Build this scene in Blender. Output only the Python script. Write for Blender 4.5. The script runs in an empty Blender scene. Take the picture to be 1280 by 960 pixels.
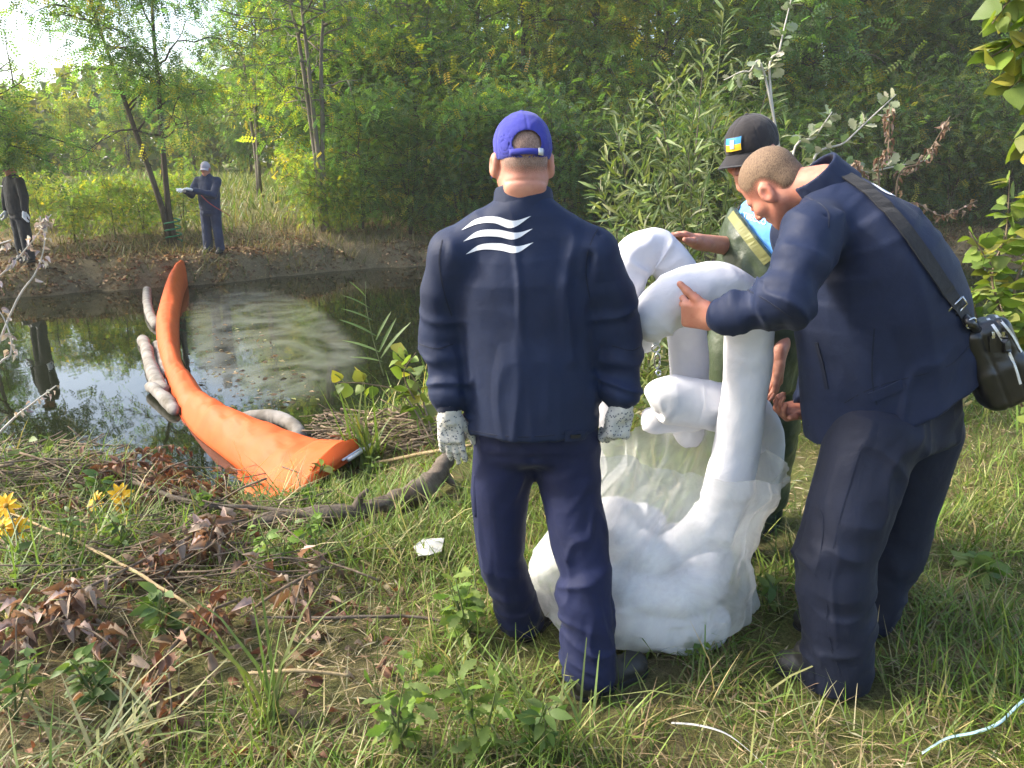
import bpy, math, random
import numpy as np
from mathutils import Vector, Matrix
from mathutils.bvhtree import BVHTree
R = math.radians
random.seed(7)
RNG = np.random.default_rng(11)
SC = bpy.context.scene
COL = SC.collection

# ------------------------------------------------------------------ camera
PITCH, FPX, CAMH = R(15.4), 950.0, 1.62
cam_d = bpy.data.cameras.new('camera')
cam = bpy.data.objects.new('camera', cam_d); COL.objects.link(cam)
cam.location = (0, 0, CAMH); cam.rotation_euler = (R(90) - PITCH, 0, 0)
cam_d.sensor_width = 36.0; cam_d.lens = 36.0 * FPX / 1280.0
cam_d.clip_start = 0.05; cam_d.clip_end = 2000
SC.camera = cam
# ------------------------------------------------------------------ sky, sun, exposure
SUN_AZ, SUN_EL = R(-84), R(37)          # azimuth from +Y towards +X (negative: to the west of the view)
SUNV = Vector((math.sin(SUN_AZ) * math.cos(SUN_EL), math.cos(SUN_AZ) * math.cos(SUN_EL), math.sin(SUN_EL)))
W = bpy.data.worlds.new('World'); SC.world = W; W.use_nodes = True
_n = W.node_tree.nodes; _n.clear()
_sky = _n.new('ShaderNodeTexSky'); _sky.sky_type = 'NISHITA'; _sky.sun_disc = False
_sky.sun_elevation = SUN_EL; _sky.sun_rotation = SUN_AZ
_sky.air_density = 1.0; _sky.dust_density = 3.0; _sky.ozone_density = 1.0
_bg = _n.new('ShaderNodeBackground'); _bg.inputs['Strength'].default_value = 0.15
_o = _n.new('ShaderNodeOutputWorld')
W.node_tree.links.new(_sky.outputs[0], _bg.inputs[0]); W.node_tree.links.new(_bg.outputs[0], _o.inputs[0])
_sd = bpy.data.lights.new('sun', 'SUN'); _sd.energy = 2.5; _sd.angle = R(10.0); _sd.color = (1.0, 0.93, 0.81)
_so = bpy.data.objects.new('sun', _sd); COL.objects.link(_so)
_so.rotation_euler = SUNV.to_track_quat('Z', 'Y').to_euler(); _so.location = SUNV * 60
SC.view_settings.view_transform = 'Standard'; SC.view_settings.look = 'None'
SC.view_settings.exposure = 1.75; SC.view_settings.gamma = 1.0; SC.view_settings.use_curve_mapping = False
SC.render.engine = 'CYCLES'
cy = SC.cycles
cy.use_denoising = True; cy.denoiser = 'OPENIMAGEDENOISE'
cy.use_adaptive_sampling = True; cy.adaptive_threshold = 0.02
cy.max_bounces = 7; cy.diffuse_bounces = 3; cy.glossy_bounces = 3; cy.transmission_bounces = 5; cy.transparent_max_bounces = 12
cy.caustics_reflective = False; cy.caustics_refractive = False; cy.sample_clamp_indirect = 6.0

# ------------------------------------------------------------------ pixel -> point
CP, SP = math.cos(PITCH), math.sin(PITCH)
def ray(u, v):
    a, b = (u - 640) / FPX, (480 - v) / FPX
    return np.array([a, CP + b * SP, -SP + b * CP])
def P(u, v, Y):
    d = ray(u, v); t = Y / d[1]
    return np.array([d[0] * t, Y, CAMH + d[2] * t])
def Pz(u, v, z):
    d = ray(u, v); t = (z - CAMH) / d[2]
    return np.array([d[0] * t, d[1] * t, z])

# ------------------------------------------------------------------ vector noise (numpy)
def _hash(ix, iy, iz, s):
    h = (ix.astype(np.int64) * 374761393 + iy.astype(np.int64) * 668265263 + iz.astype(np.int64) * 2147483647 + s * 974711) & 0x7fffffff
    h = ((h ^ (h >> 13)) * 1274126177) & 0x7fffffff
    h = ((h ^ (h >> 15)) * 668265263) & 0x7fffffff
    return ((h ^ (h >> 16)) & 0xffff).astype(np.float64) / 65535.0
def noise3(p, s=0):
    p = np.asarray(p, float); i = np.floor(p); f = p - i; f = f * f * f * (f * (f * 6 - 15) + 10)
    x, y, z = i[..., 0], i[..., 1], i[..., 2]
    r = 0
    for a in (0, 1):
        wa = f[..., 0] if a else 1 - f[..., 0]
        for b in (0, 1):
            wb = f[..., 1] if b else 1 - f[..., 1]
            for c in (0, 1):
                wc = f[..., 2] if c else 1 - f[..., 2]
                r = r + wa * wb * wc * _hash(x + a, y + b, z + c, s)
    return r * 2 - 1
def fbm(p, s=0, o=3):
    r, a = 0, 1.0
    for k in range(o):
        r = r + a * noise3(np.asarray(p) * (2.03 ** k), s + k); a *= .5
    return r
def smooth(a, b, x):
    t = np.clip((x - a) / (b - a), 0, 1); return t * t * (3 - 2 * t)

# ------------------------------------------------------------------ objects
def tag(o, label=None, cat=None, group=None, kind=None):
    if label: o['label'] = label
    if cat: o['category'] = cat
    if group: o['group'] = group
    if kind: o['kind'] = kind
    return o
def empty(name, loc, label, cat, group=None):
    o = bpy.data.objects.new(name, None); COL.objects.link(o); o.location = Vector(loc)
    o.empty_display_size = .1
    return tag(o, label, cat, group)
def mesh_data(name, V, F, mat=None, sm=True, tint=None):
    """V (n,3); F: an (m,k) array or a list of index tuples"""
    me = bpy.data.meshes.new(name)
    V = np.asarray(V, np.float32)
    if isinstance(F, np.ndarray) and F.ndim == 2:
        m, k = F.shape
        me.vertices.add(len(V)); me.vertices.foreach_set('co', V.ravel())
        me.loops.add(m * k); me.loops.foreach_set('vertex_index', F.astype(np.int32).ravel())
        me.polygons.add(m); me.polygons.foreach_set('loop_start', np.arange(0, m * k, k, dtype=np.int32))
        me.update(calc_edges=True)
    else:
        me.from_pydata(V.tolist(), [], [tuple(int(i) for i in f) for f in F])
    if sm: me.polygons.foreach_set('use_smooth', np.ones(len(me.polygons), bool))
    if tint is not None:
        at = me.attributes.new('tint', 'FLOAT_COLOR', 'POINT')
        t4 = np.ones((len(V), 4), np.float32); t4[:, :3] = tint
        at.data.foreach_set('color', t4.ravel())
    if mat: me.materials.append(mat)
    me.validate(); me.update()
    return me
def link(name, me, parent=None, world=True):
    o = bpy.data.objects.new(name, me); COL.objects.link(o)
    if parent is not None:
        o.parent = parent
        if world and parent.type == 'EMPTY': o.matrix_parent_inverse = Matrix.Translation(-root_loc(parent))
    return o
def root_loc(o):
    v = Vector((0, 0, 0))
    while o is not None:
        if o.type == 'EMPTY': v = v + Vector(o.location)
        o = o.parent
    return v
def mobj(name, V, F, mat, parent=None, sm=True, tint=None):
    """vertices in world space, whatever the parent"""
    return link(name, mesh_data(name, V, F, mat, sm, tint), parent)

# ------------------------------------------------------------------ signed distance bodies
def nrm(v):
    v = np.asarray(v, float); return v / (np.linalg.norm(v) + 1e-12)
def bez(pts, n):
    """Catmull-Rom through points of any width"""
    p = np.asarray(pts, float); m = len(p)
    e = np.vstack([2 * p[0] - p[1], p, 2 * p[-1] - p[-2]])
    t = np.linspace(0, m - 1, n); i = np.minimum(t.astype(int), m - 2); f = (t - i)[:, None]
    a, b, c, d = e[i], e[i + 1], e[i + 2], e[i + 3]
    return .5 * ((2 * b) + (c - a) * f + (2 * a - 5 * b + 4 * c - d) * f ** 2 + (3 * b - a - 3 * c + d) * f ** 3)
class Sdf:
    def __init__(s): s.ops = []
    def seg(s, a, b, ra, rb=None, k=.02, side=None, flat=1.0, op='u'):
        """tapered capsule; flat < 1 squeezes it across the direction 'side'"""
        a = np.asarray(a, float); b = np.asarray(b, float); rb = ra if rb is None else rb
        ba = b - a; L2 = max(ba @ ba, 1e-9)
        sd = None
        if side is not None and flat != 1.0:
            sd = nrm(side)
        def f(p):
            pa = p - a
            t = np.clip((pa @ ba) / L2, 0, 1)
            q = pa - t[..., None] * ba
            r = ra + (rb - ra) * t
            if sd is not None:
                c = q @ sd
                q2 = np.einsum('...i,...i', q, q) + c * c * (1 / flat ** 2 - 1)
                d = np.sqrt(q2)
                return (d - r) * (flat if flat < 1 else 1)
            return np.sqrt(np.einsum('...i,...i', q, q)) - r
        m = max(ra, rb) * max(1, flat)
        s.ops.append((f, np.minimum(a, b) - m, np.maximum(a, b) + m, k, op)); return s
    def group(s, n0, k, op='u'):
        """the primitives added since n0 become one, joined without swelling at the joints"""
        g = s.ops[n0:]; del s.ops[n0:]
        def f(p):
            d = g[0][0](p)
            for q in g[1:]: d = np.minimum(d, q[0](p))
            return d
        s.ops.append((f, np.min([q[1] for q in g], 0), np.max([q[2] for q in g], 0), k, op)); return s
    def chain(s, pts, rad, k=.02, side=None, flat=1.0, op='u'):
        n0 = len(s.ops)
        for i in range(len(pts) - 1): s.seg(pts[i], pts[i + 1], rad[i], rad[i + 1], k, side, flat, op)
        return s.group(n0, k, op)
    def ell(s, c, r, M=None, k=.02, op='u'):
        """ellipsoid, M columns = axes"""
        c = np.asarray(c, float); r = np.asarray(r, float); M = np.eye(3) if M is None else np.asarray(M, float)
        def f(p):
            q = (p - c) @ M
            k0 = np.sqrt(((q / r) ** 2).sum(-1)); k1 = np.sqrt(((q / r ** 2) ** 2).sum(-1)) + 1e-9
            return k0 * (k0 - 1) / k1
        m = r.max(); s.ops.append((f, c - m, c + m, k, op)); return s
    def box(s, c, h, M=None, rr=.01, k=.02, op='u'):
        c = np.asarray(c, float); h = np.asarray(h, float) - rr; M = np.eye(3) if M is None else np.asarray(M, float)
        def f(p):
            q = np.abs((p - c) @ M) - h
            return np.sqrt((np.maximum(q, 0) ** 2).sum(-1)) + np.minimum(q.max(-1), 0) - rr
        m = np.linalg.norm(h) + rr; s.ops.append((f, c - m, c + m, k, op)); return s
    def loft(s, secs, k=.03, xa=(1, 0, 0), op='u', ya=None):
        """secs: [(centre, rx, ry)]: an elliptical tube; xa the wide direction"""
        n0 = len(s.ops); q_ = np.array([[*c, x, y] for c, x, y in secs], float)
        if len(q_) > 2: q_ = bez(q_, 2 * len(q_) - 1)
        secs = [(v[:3], v[3], v[4]) for v in q_]
        for (c0, x0, y0), (c1, x1, y1) in zip(secs[:-1], secs[1:]):
            c0 = np.asarray(c0, float); c1 = np.asarray(c1, float); ba = c1 - c0; L2 = ba @ ba
            def f(p, c0=c0, ba=ba, L2=L2, x0=x0, y0=y0, x1=x1, y1=y1):
                pa = p - c0; t0 = (pa @ ba) / L2; t = np.clip(t0, 0, 1)
                ax = nrm(ba); xx = nrm(np.asarray(xa) - ax * (np.asarray(xa) @ ax)); yy = np.cross(ax, xx)
                q = pa - t[..., None] * ba
                qx, qy, qz = q @ xx, q @ yy, q @ ax
                rx, ry = x0 + (x1 - x0) * t, y0 + (y1 - y0) * t
                e = np.sqrt((qx / rx) ** 2 + (qy / ry) ** 2 + (qz / np.minimum(rx, ry) * 2.5) ** 2)
                return (e - 1) * np.minimum(rx, ry)
            m = max(x0, x1, y0, y1)
            s.ops.append((f, np.minimum(c0, c1) - m, np.maximum(c0, c1) + m, k, op))
        return s.group(n0, k, op)
    def cut(s, pt, n, k=.004):
        """keep the side the normal points away from"""
        pt = np.asarray(pt, float); n = nrm(n)
        s.ops.append((lambda p: (p - pt) @ n, None, None, k, 'i')); return s
    def evaluate(s, X, Y, Z):
        h = X[1] - X[0]
        F = np.full((len(X), len(Y), len(Z)), .12, np.float32)
        for f, lo, hi, k, op in s.ops:
            mg = .06 + k
            if lo is None: sl = [slice(0, len(q)) for q in (X, Y, Z)]
            else:
                sl = []
                for q, l, g in zip((X, Y, Z), lo, hi):
                    i0 = int(max(0, (l - mg - q[0]) / h)); i1 = int(min(len(q), (g + mg - q[0]) / h + 2)); sl.append(slice(i0, max(i0, i1)))
            if any(q.stop <= q.start for q in sl): continue
            g = np.stack(np.meshgrid(X[sl[0]], Y[sl[1]], Z[sl[2]], indexing='ij'), -1)
            d = f(g); c = F[sl[0], sl[1], sl[2]]
            if op == 'u':
                hh = np.clip(.5 + .5 * (c - d) / k, 0, 1); r = c + (d - c) * hh - k * hh * (1 - hh)
            elif op == 's':
                d = -d; hh = np.clip(.5 - .5 * (c - d) / k, 0, 1); r = c + (d - c) * hh + k * hh * (1 - hh)
            else:
                hh = np.clip(.5 - .5 * (c - d) / k, 0, 1); r = c + (d - c) * hh + k * hh * (1 - hh)
            F[sl[0], sl[1], sl[2]] = r
        return F
    def mesh(s, h=.006):
        lo = np.min([o[1] for o in s.ops if o[1] is not None and o[4] == 'u'], 0) - 3 * h
        hi = np.max([o[2] for o in s.ops if o[1] is not None and o[4] == 'u'], 0) + 3 * h
        X, Y, Z = (np.arange(a, b + h, h) for a, b in zip(lo, hi))
        return nets(s.evaluate(X, Y, Z), (X[0], Y[0], Z[0]), h)
def nets(F, o, h):
    ins = F < 0
    c = np.zeros(tuple(n - 1 for n in F.shape), np.int8)
    S = lambda A, a, b, d: A[a:A.shape[0] - 1 + a, b:A.shape[1] - 1 + b, d:A.shape[2] - 1 + d]
    for a in (0, 1):
        for b in (0, 1):
            for d in (0, 1): c += S(ins, a, b, d)
    act = np.argwhere((c > 0) & (c < 8))
    idx = np.full(c.shape, -1, np.int64); idx[act[:, 0], act[:, 1], act[:, 2]] = np.arange(len(act))
    acc = np.zeros((len(act), 3)); cnt = np.zeros(len(act))
    cor = [(a, b, d) for a in (0, 1) for b in (0, 1) for d in (0, 1)]
    val = {k: F[act[:, 0] + k[0], act[:, 1] + k[1], act[:, 2] + k[2]].astype(float) for k in cor}
    for k in cor:
        for ax in range(3):
            if k[ax]: continue
            k2 = tuple(1 if i == ax else k[i] for i in range(3))
            f0, f1 = val[k], val[k2]; m = (f0 < 0) != (f1 < 0)
            t = np.where(m, f0 / np.where(m, f0 - f1, 1), 0)
            pt = np.tile(np.array(k, float), (len(act), 1)); pt[:, ax] += t
            acc += pt * m[:, None]; cnt += m
    V = (act + acc / np.maximum(cnt, 1)[:, None]) * h + np.array(o)
    Fs = []
    for ax in range(3):
        b1, b2 = [(1, 2), (2, 0), (0, 1)][ax]
        sl0 = [slice(None)] * 3; sl1 = [slice(None)] * 3; sl0[ax] = slice(0, -1); sl1[ax] = slice(1, None)
        A, B = ins[tuple(sl0)], ins[tuple(sl1)]
        e = np.argwhere(A != B)
        e = e[(e[:, b1] > 0) & (e[:, b2] > 0) & (e[:, b1] < F.shape[b1] - 1) & (e[:, b2] < F.shape[b2] - 1)]
        q = []
        for d1, d2 in ((0, 0), (1, 0), (1, 1), (0, 1)):
            r = e.copy(); r[:, b1] -= d1; r[:, b2] -= d2; q.append(idx[r[:, 0], r[:, 1], r[:, 2]])
        q = np.stack(q, 1); fl = ~A[e[:, 0], e[:, 1], e[:, 2]]
        q[fl] = q[fl][:, ::-1]; Fs.append(q)
    return V, np.vstack(Fs)
def vnormals(V, F):
    a = V[F[:, 2]] - V[F[:, 0]]; b = V[F[:, 3]] - V[F[:, 1]]; n = np.cross(a, b); N = np.zeros_like(V)
    for i in range(4): np.add.at(N, F[:, i], n)
    return N / (np.linalg.norm(N, axis=1)[:, None] + 1e-12)
def relax(V, F, n=2):
    for _ in range(n):
        A = np.zeros_like(V); c = np.zeros(len(V))
        for i in range(4):
            np.add.at(A, F[:, i], V[F[:, (i + 1) % 4]] + V[F[:, (i - 1) % 4]]); np.add.at(c, F[:, i], 2)
        V = .5 * V + .5 * A / np.maximum(c, 1)[:, None]
    return V
def seg_t(V, a, b):
    a = np.asarray(a, float); ba = np.asarray(b, float) - a
    t = np.clip(((V - a) @ ba) / (ba @ ba), 0, 1); q = V - a - t[:, None] * ba
    return t, np.linalg.norm(q, axis=1)
def ridge(x):
    return 1 - 2 * np.abs(x)
def folds(V, F, N, limbs=(), lines=(), base=.003, s=0, sc=(9, 9, 5), drape=0, dsc=(15, 15, 3.2), rcut=(.22, .15)):
    """cloth relief: soft noise everywhere, bunching rings along limbs, single creases along lines"""
    d = base * fbm(V * np.array(sc), s, 3)
    if drape:
        wv = V + .05 * np.stack([noise3(V * 4, s + 40), noise3(V * 4, s + 41), noise3(V * 4, s + 42)], 1); r = 1 - np.abs(noise3(wv * np.array(dsc), s + 43)) * 3.2
        d = d + drape * np.maximum(r, -.6) * smooth(-.25, .5, noise3(V * 3.1, s + 44))
    for a, b, c0, amp, wl, rad in limbs:          # ring folds centred at parameter c0 of a->b
        ax = nrm(np.asarray(b, float) - np.asarray(a, float)); t, r = seg_t(V, a, b)
        L = np.linalg.norm(np.asarray(b, float) - np.asarray(a, float))
        w = np.exp(-(((t - c0) * L) / rad) ** 2) * smooth(rcut[0], rcut[1], r)
        u1 = nrm(np.cross(ax, (0.3, 1, 0.2))); u2 = np.cross(ax, u1); q = V - np.asarray(a)
        la = q @ ax + .35 * (q @ u1) * noise3(V * 3.1 + 7.3, s + 1) * 2 + .5 * wl * noise3(V * 5, s + 3)
        cc = np.stack([la / wl * .62, (q @ u1) * 5.5, (q @ u2) * 5.5], 1)
        n1 = noise3(cc, s + 5); n2 = noise3(cc * np.array([1.9, 1.4, 1.4]) + 3.7, s + 6)
        d = d + .9 * amp * w * (1.25 * (1 - np.abs(n1) * 2.4) * smooth(-.5, .4, noise3(V * 4.2, s + 9)) + .35 * n2 - .3)
    for pts, amp, wd in lines:                    # polyline creases, amp > 0 a raised fold
        best = np.full(len(V), 9.)
        for a, b in zip(pts[:-1], pts[1:]): best = np.minimum(best, seg_t(V, a, b)[1])
        d = d + amp * (.5 * np.exp(-(best / wd) ** 2) + .6 * np.exp(-best / (.55 * wd)))
    return V + N * d[:, None]
def cloth(sdf, h=.006, rl=2, **kw):
    V, F = sdf.mesh(h); V = relax(V, F, rl); N = vnormals(V, F)
    return folds(V, F, N, **kw), F
def bvh(V, F): return BVHTree.FromPolygons([tuple(v) for v in V], [tuple(int(i) for i in f) for f in F])
def hit(bv, u, v):
    d = ray(u, v); l, n, i, t = bv.ray_cast(Vector((0, 0, CAMH)), Vector(nrm(d)))
    return (np.array(l), np.array(n)) if l is not None else (None, None)
# ------------------------------------------------------------------ materials
def _mat(name):
    m = bpy.data.materials.new(name); m.use_nodes = True; nt = m.node_tree
    return m, nt, nt.nodes, nt.links, nt.nodes['Principled BSDF']
def ramp(n, l, src, stops):
    r = n.new('ShaderNodeValToRGB'); e = r.color_ramp.elements
    while len(e) < len(stops): e.new(.5)
    for q, (p, c) in zip(e, stops): q.position = p; q.color = (*c, 1)
    l.new(src, r.inputs[0]); return r.outputs[0]
def tex(n, l, sc, det=4, rough=.55, vec=None, dist=0):
    t = n.new('ShaderNodeTexNoise'); t.inputs['Scale'].default_value = sc; t.inputs['Detail'].default_value = det
    t.inputs['Roughness'].default_value = rough; t.inputs['Distortion'].default_value = dist
    if vec is not None: l.new(vec, t.inputs['Vector'])
    return t.outputs['Fac']
def objvec(n, l, scale=(1, 1, 1), kind='Object'):
    c = n.new('ShaderNodeTexCoord'); m = n.new('ShaderNodeMapping'); m.inputs['Scale'].default_value = scale
    l.new(c.outputs[kind], m.inputs[0]); return m.outputs[0]
def bump(n, l, src, b, st, dist=.01, prev=None):
    k = n.new('ShaderNodeBump'); k.inputs['Strength'].default_value = st; k.inputs['Distance'].default_value = dist
    l.new(src, k.inputs['Height'])
    if prev is not None: l.new(prev, k.inputs['Normal'])
    if b is not None: l.new(k.outputs[0], b.inputs['Normal'])
    return k.outputs[0]
def m_cloth(name, c, c2, rough=.85, weave=900, fine=22, bst=.35, sheen=.12, crease=.35):
    m, nt, n, l, b = _mat(name); v = objvec(n, l)
    f = tex(n, l, 4, 8, .7, v, .5); l.new(ramp(n, l, f, [(.3, tuple(x * .85 for x in c)), (.55, c2), (.75, tuple(x * 1.3 for x in c2))]), b.inputs['Base Color'])
    b.inputs['Roughness'].default_value = rough; b.inputs['Sheen Weight'].default_value = sheen; b.inputs['Sheen Roughness'].default_value = .5
    b.inputs['Specular IOR Level'].default_value = .25
    rt = n.new('ShaderNodeTexNoise'); rt.noise_type = 'RIDGED_MULTIFRACTAL'; rt.inputs['Scale'].default_value = 5.5; rt.inputs['Detail'].default_value = 2.5; rt.inputs['Roughness'].default_value = .45; rt.inputs['Distortion'].default_value = .7; l.new(objvec(n, l, (1, 1, .55)), rt.inputs['Vector'])
    k0 = bump(n, l, rt.outputs['Fac'], None, crease, .012)
    k = bump(n, l, tex(n, l, fine, 5, .6, v, .6), None, bst, .012, k0)
    bump(n, l, tex(n, l, weave, 1, .5, v), b, .25, .001, k); return m
def m_plain(name, c, rough=.6, c2=None, sc=20, bst=.2, metal=0, spec=.5, bd=.004, coat=0):
    m, nt, n, l, b = _mat(name); v = objvec(n, l)
    f = tex(n, l, sc, 5, .6, v); c2 = c2 or tuple(x * .75 for x in c)
    l.new(ramp(n, l, f, [(.32, c), (.7, c2)]), b.inputs['Base Color'])
    b.inputs['Roughness'].default_value = rough; b.inputs['Metallic'].default_value = metal; b.inputs['Specular IOR Level'].default_value = spec
    b.inputs['Coat Weight'].default_value = coat
    bump(n, l, tex(n, l, sc * 4, 5, .6, v), b, bst, bd); return m
def m_skin(name, c, c2):
    m, nt, n, l, b = _mat(name); v = objvec(n, l)
    f = tex(n, l, 22, 5, .6, v); l.new(ramp(n, l, f, [(.3, c), (.72, c2)]), b.inputs['Base Color'])
    b.inputs['Roughness'].default_value = .58; b.inputs['Subsurface Weight'].default_value = .12
    b.inputs['Subsurface Radius'].default_value = (.9, .3, .15); b.inputs['Subsurface Scale'].default_value = .008
    k = bump(n, l, tex(n, l, 60, 5, .65, v), None, .25, .004)
    bump(n, l, tex(n, l, 600, 2, .5, v), b, .15, .001, k); return m
def m_leaf(name, trans=.4, rough=.5, veins=False, tcol=(1.15, 1.25, .55), spec=.35):
    """colour from the per-leaf 'tint' attribute"""
    m, nt, n, l, b = _mat(name)
    a = n.new('ShaderNodeAttribute'); a.attribute_name = 'tint'
    v = objvec(n, l); f = tex(n, l, 40, 3, .6, v)
    mx = n.new('ShaderNodeMix'); mx.data_type = 'RGBA'; mx.blend_type = 'MULTIPLY'; mx.inputs[0].default_value = .55
    l.new(a.outputs['Color'], mx.inputs[6]); l.new(ramp(n, l, f, [(.3, (.6, .6, .6)), (.7, (1.25, 1.2, 1.1))]), mx.inputs[7])
    col = mx.outputs[2]
    l.new(col, b.inputs['Base Color']); b.inputs['Roughness'].default_value = rough; b.inputs['Specular IOR Level'].default_value = spec
    t = n.new('ShaderNodeBsdfTranslucent'); mt = n.new('ShaderNodeMix'); mt.data_type = 'RGBA'; mt.blend_type = 'MULTIPLY'; mt.inputs[0].default_value = 1
    l.new(col, mt.inputs[6]); mt.inputs[7].default_value = (*tcol, 1); l.new(mt.outputs[2], t.inputs[0])
    s = n.new('ShaderNodeMixShader'); s.inputs[0].default_value = trans
    l.new(b.outputs[0], s.inputs[1]); l.new(t.outputs[0], s.inputs[2]); l.new(s.outputs[0], n['Material Output'].inputs[0])
    return m
def m_bark(name, c, c2, sc=14):
    m, nt, n, l, b = _mat(name); v = objvec(n, l, (1, 1, .25))
    f = tex(n, l, sc, 6, .7, v, .4); l.new(ramp(n, l, f, [(.3, c), (.68, c2)]), b.inputs['Base Color'])
    b.inputs['Roughness'].default_value = .95; b.inputs['Specular IOR Level'].default_value = .1
    bump(n, l, tex(n, l, sc * 2.5, 6, .7, v, .5), b, .8, .01); return m

M = {}
M['jacket'] = m_cloth('navy_work_cloth', (.0052, .0115, .036), (.0078, .0158, .046), .66, bst=.15, sheen=.03, crease=.3)
M['trouser'] = m_cloth('navy_trouser_cloth', (.005, .0082, .033), (.0072, .0112, .043), .7, bst=.15, sheen=.03, crease=.32)
M['jacket_b'] = m_cloth('navy_twill', (.0055, .011, .034), (.0082, .0152, .044), .64, bst=.15, sheen=.03, crease=.3)
M['trouser_b'] = m_cloth('dark_navy_twill', (.0045, .0072, .019), (.007, .0105, .026), .66, bst=.2, sheen=.03)
M['rib'] = m_cloth('ribbed_knit', (.006, .009, .022), (.01, .014, .03), .95, 300)
M['cap_blue'] = m_cloth('royal_blue_cotton', (.026, .03, .2), (.038, .042, .27), .85, bst=.2)
M['cap_black'] = m_cloth('black_cotton', (.016, .014, .015), (.03, .026, .027), .85, bst=.2)
M['cap_grey'] = m_cloth('pale_cotton', (.42, .38, .45), (.5, .45, .5), .85)
M['tshirt'] = m_cloth('sky_blue_jersey', (.11, .33, .72), (.14, .39, .8), .85)
M['waders'] = m_plain('green_rubberised_canvas', (.055, .075, .04), .42, (.035, .05, .03), 9, .4, spec=.5, bd=.01)
M['waders_hem'] = m_plain('olive_tape', (.19, .19, .055), .6)
M['boot_green'] = m_plain('dark_green_rubber', (.012, .026, .018), .33, spec=.5)
M['far_navy'] = m_cloth('faded_navy_cloth', (.016, .024, .055), (.026, .036, .075), .85)
M['far_dark'] = m_cloth('dark_uniform_cloth', (.007, .009, .014), (.011, .014, .02), .85)
M['glove'] = m_cloth('white_knit_glove', (.36, .35, .31), (.52, .5, .45), .95, 260, 60, .5)
M['glove_dot'] = m_plain('grey_rubber_dots', (.11, .12, .15), .7)
M['glove_far'] = m_cloth('white_cotton_glove', (.6, .6, .62), (.7, .7, .7), .95)
M['skin'] = m_skin('tanned_skin', (.40, .155, .10), (.50, .235, .155))
M['skin_b'] = m_skin('ruddy_skin', (.43, .15, .095), (.53, .245, .16))
def m_hair(name, c, c2, dens):
    m, nt, n, l, b = _mat(name); v = objvec(n, l, (1, 1, .5)); f = tex(n, l, 300, 4, .8, v); l.new(ramp(n, l, f, [(.38, c), (.62, c2)]), b.inputs['Base Color']); b.inputs['Roughness'].default_value = .8
    at = n.new('ShaderNodeAttribute'); at.attribute_name = 'tint'; a = n.new('ShaderNodeMath'); a.operation = 'MULTIPLY_ADD'; l.new(at.outputs['Fac'], a.inputs[0]); a.inputs[1].default_value = 1.6 * dens; l.new(tex(n, l, 650, 2, .6, v), a.inputs[2])
    s = n.new('ShaderNodeMath'); s.operation = 'MULTIPLY_ADD'; l.new(a.outputs[0], s.inputs[0]); s.inputs[1].default_value = 1.6; s.inputs[2].default_value = -.95; s.use_clamp = True
    tr = n.new('ShaderNodeBsdfTransparent'); x = n.new('ShaderNodeMixShader'); l.new(s.outputs[0], x.inputs[0]); l.new(tr.outputs[0], x.inputs[1]); l.new(b.outputs[0], x.inputs[2]); l.new(x.outputs[0], n['Material Output'].inputs[0])
    bump(n, l, f, b, .5, .002); return m
M['hair'] = m_hair('cropped_hair', (.085, .05, .03), (.24, .155, .09), .8)
M['hair_grey'] = m_hair('grey_stubble', (.17, .10, .075), (.33, .22, .17), .45)
M['boot'] = m_plain('worn_black_leather', (.018, .017, .016), .5, (.04, .038, .035), 14, .4)
M['sole'] = m_plain('black_rubber', (.012, .012, .012), .8)
M['leather'] = m_plain('black_leather', (.008, .008, .009), .3, (.012, .012, .013), 30, .25, spec=.6, bd=.002)
M['strap'] = m_cloth('black_webbing', (.010, .010, .012), (.016, .016, .018), .7, 700)
M['steel'] = m_plain('nickel_metal', (.62, .62, .63), .25, (.5, .5, .5), 30, .1, metal=1)
M['alu'] = m_plain('aluminium', (.7, .7, .68), .45, (.55, .54, .5), 20, .2, metal=.6)
M['print'] = m_plain('white_print', (.72, .73, .75), .6, (.62, .63, .66), 60, .1)
M['yellow_patch'] = m_plain('yellow_rubber', (.78, .5, .02), .5); M['blue_patch'] = m_plain('blue_rubber', (.03, .27, .62), .5)
M['grey_patch'] = m_plain('pale_rubber', (.35, .42, .42), .5)
M['eye'] = m_plain('eye_dark', (.02, .015, .01), .1)
M['button'] = m_plain('dark_button', (.006, .006, .009), .4)
M['stitch'] = m_cloth('dark_thread', (.004, .007, .02), (.006, .01, .026), .9)

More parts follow.
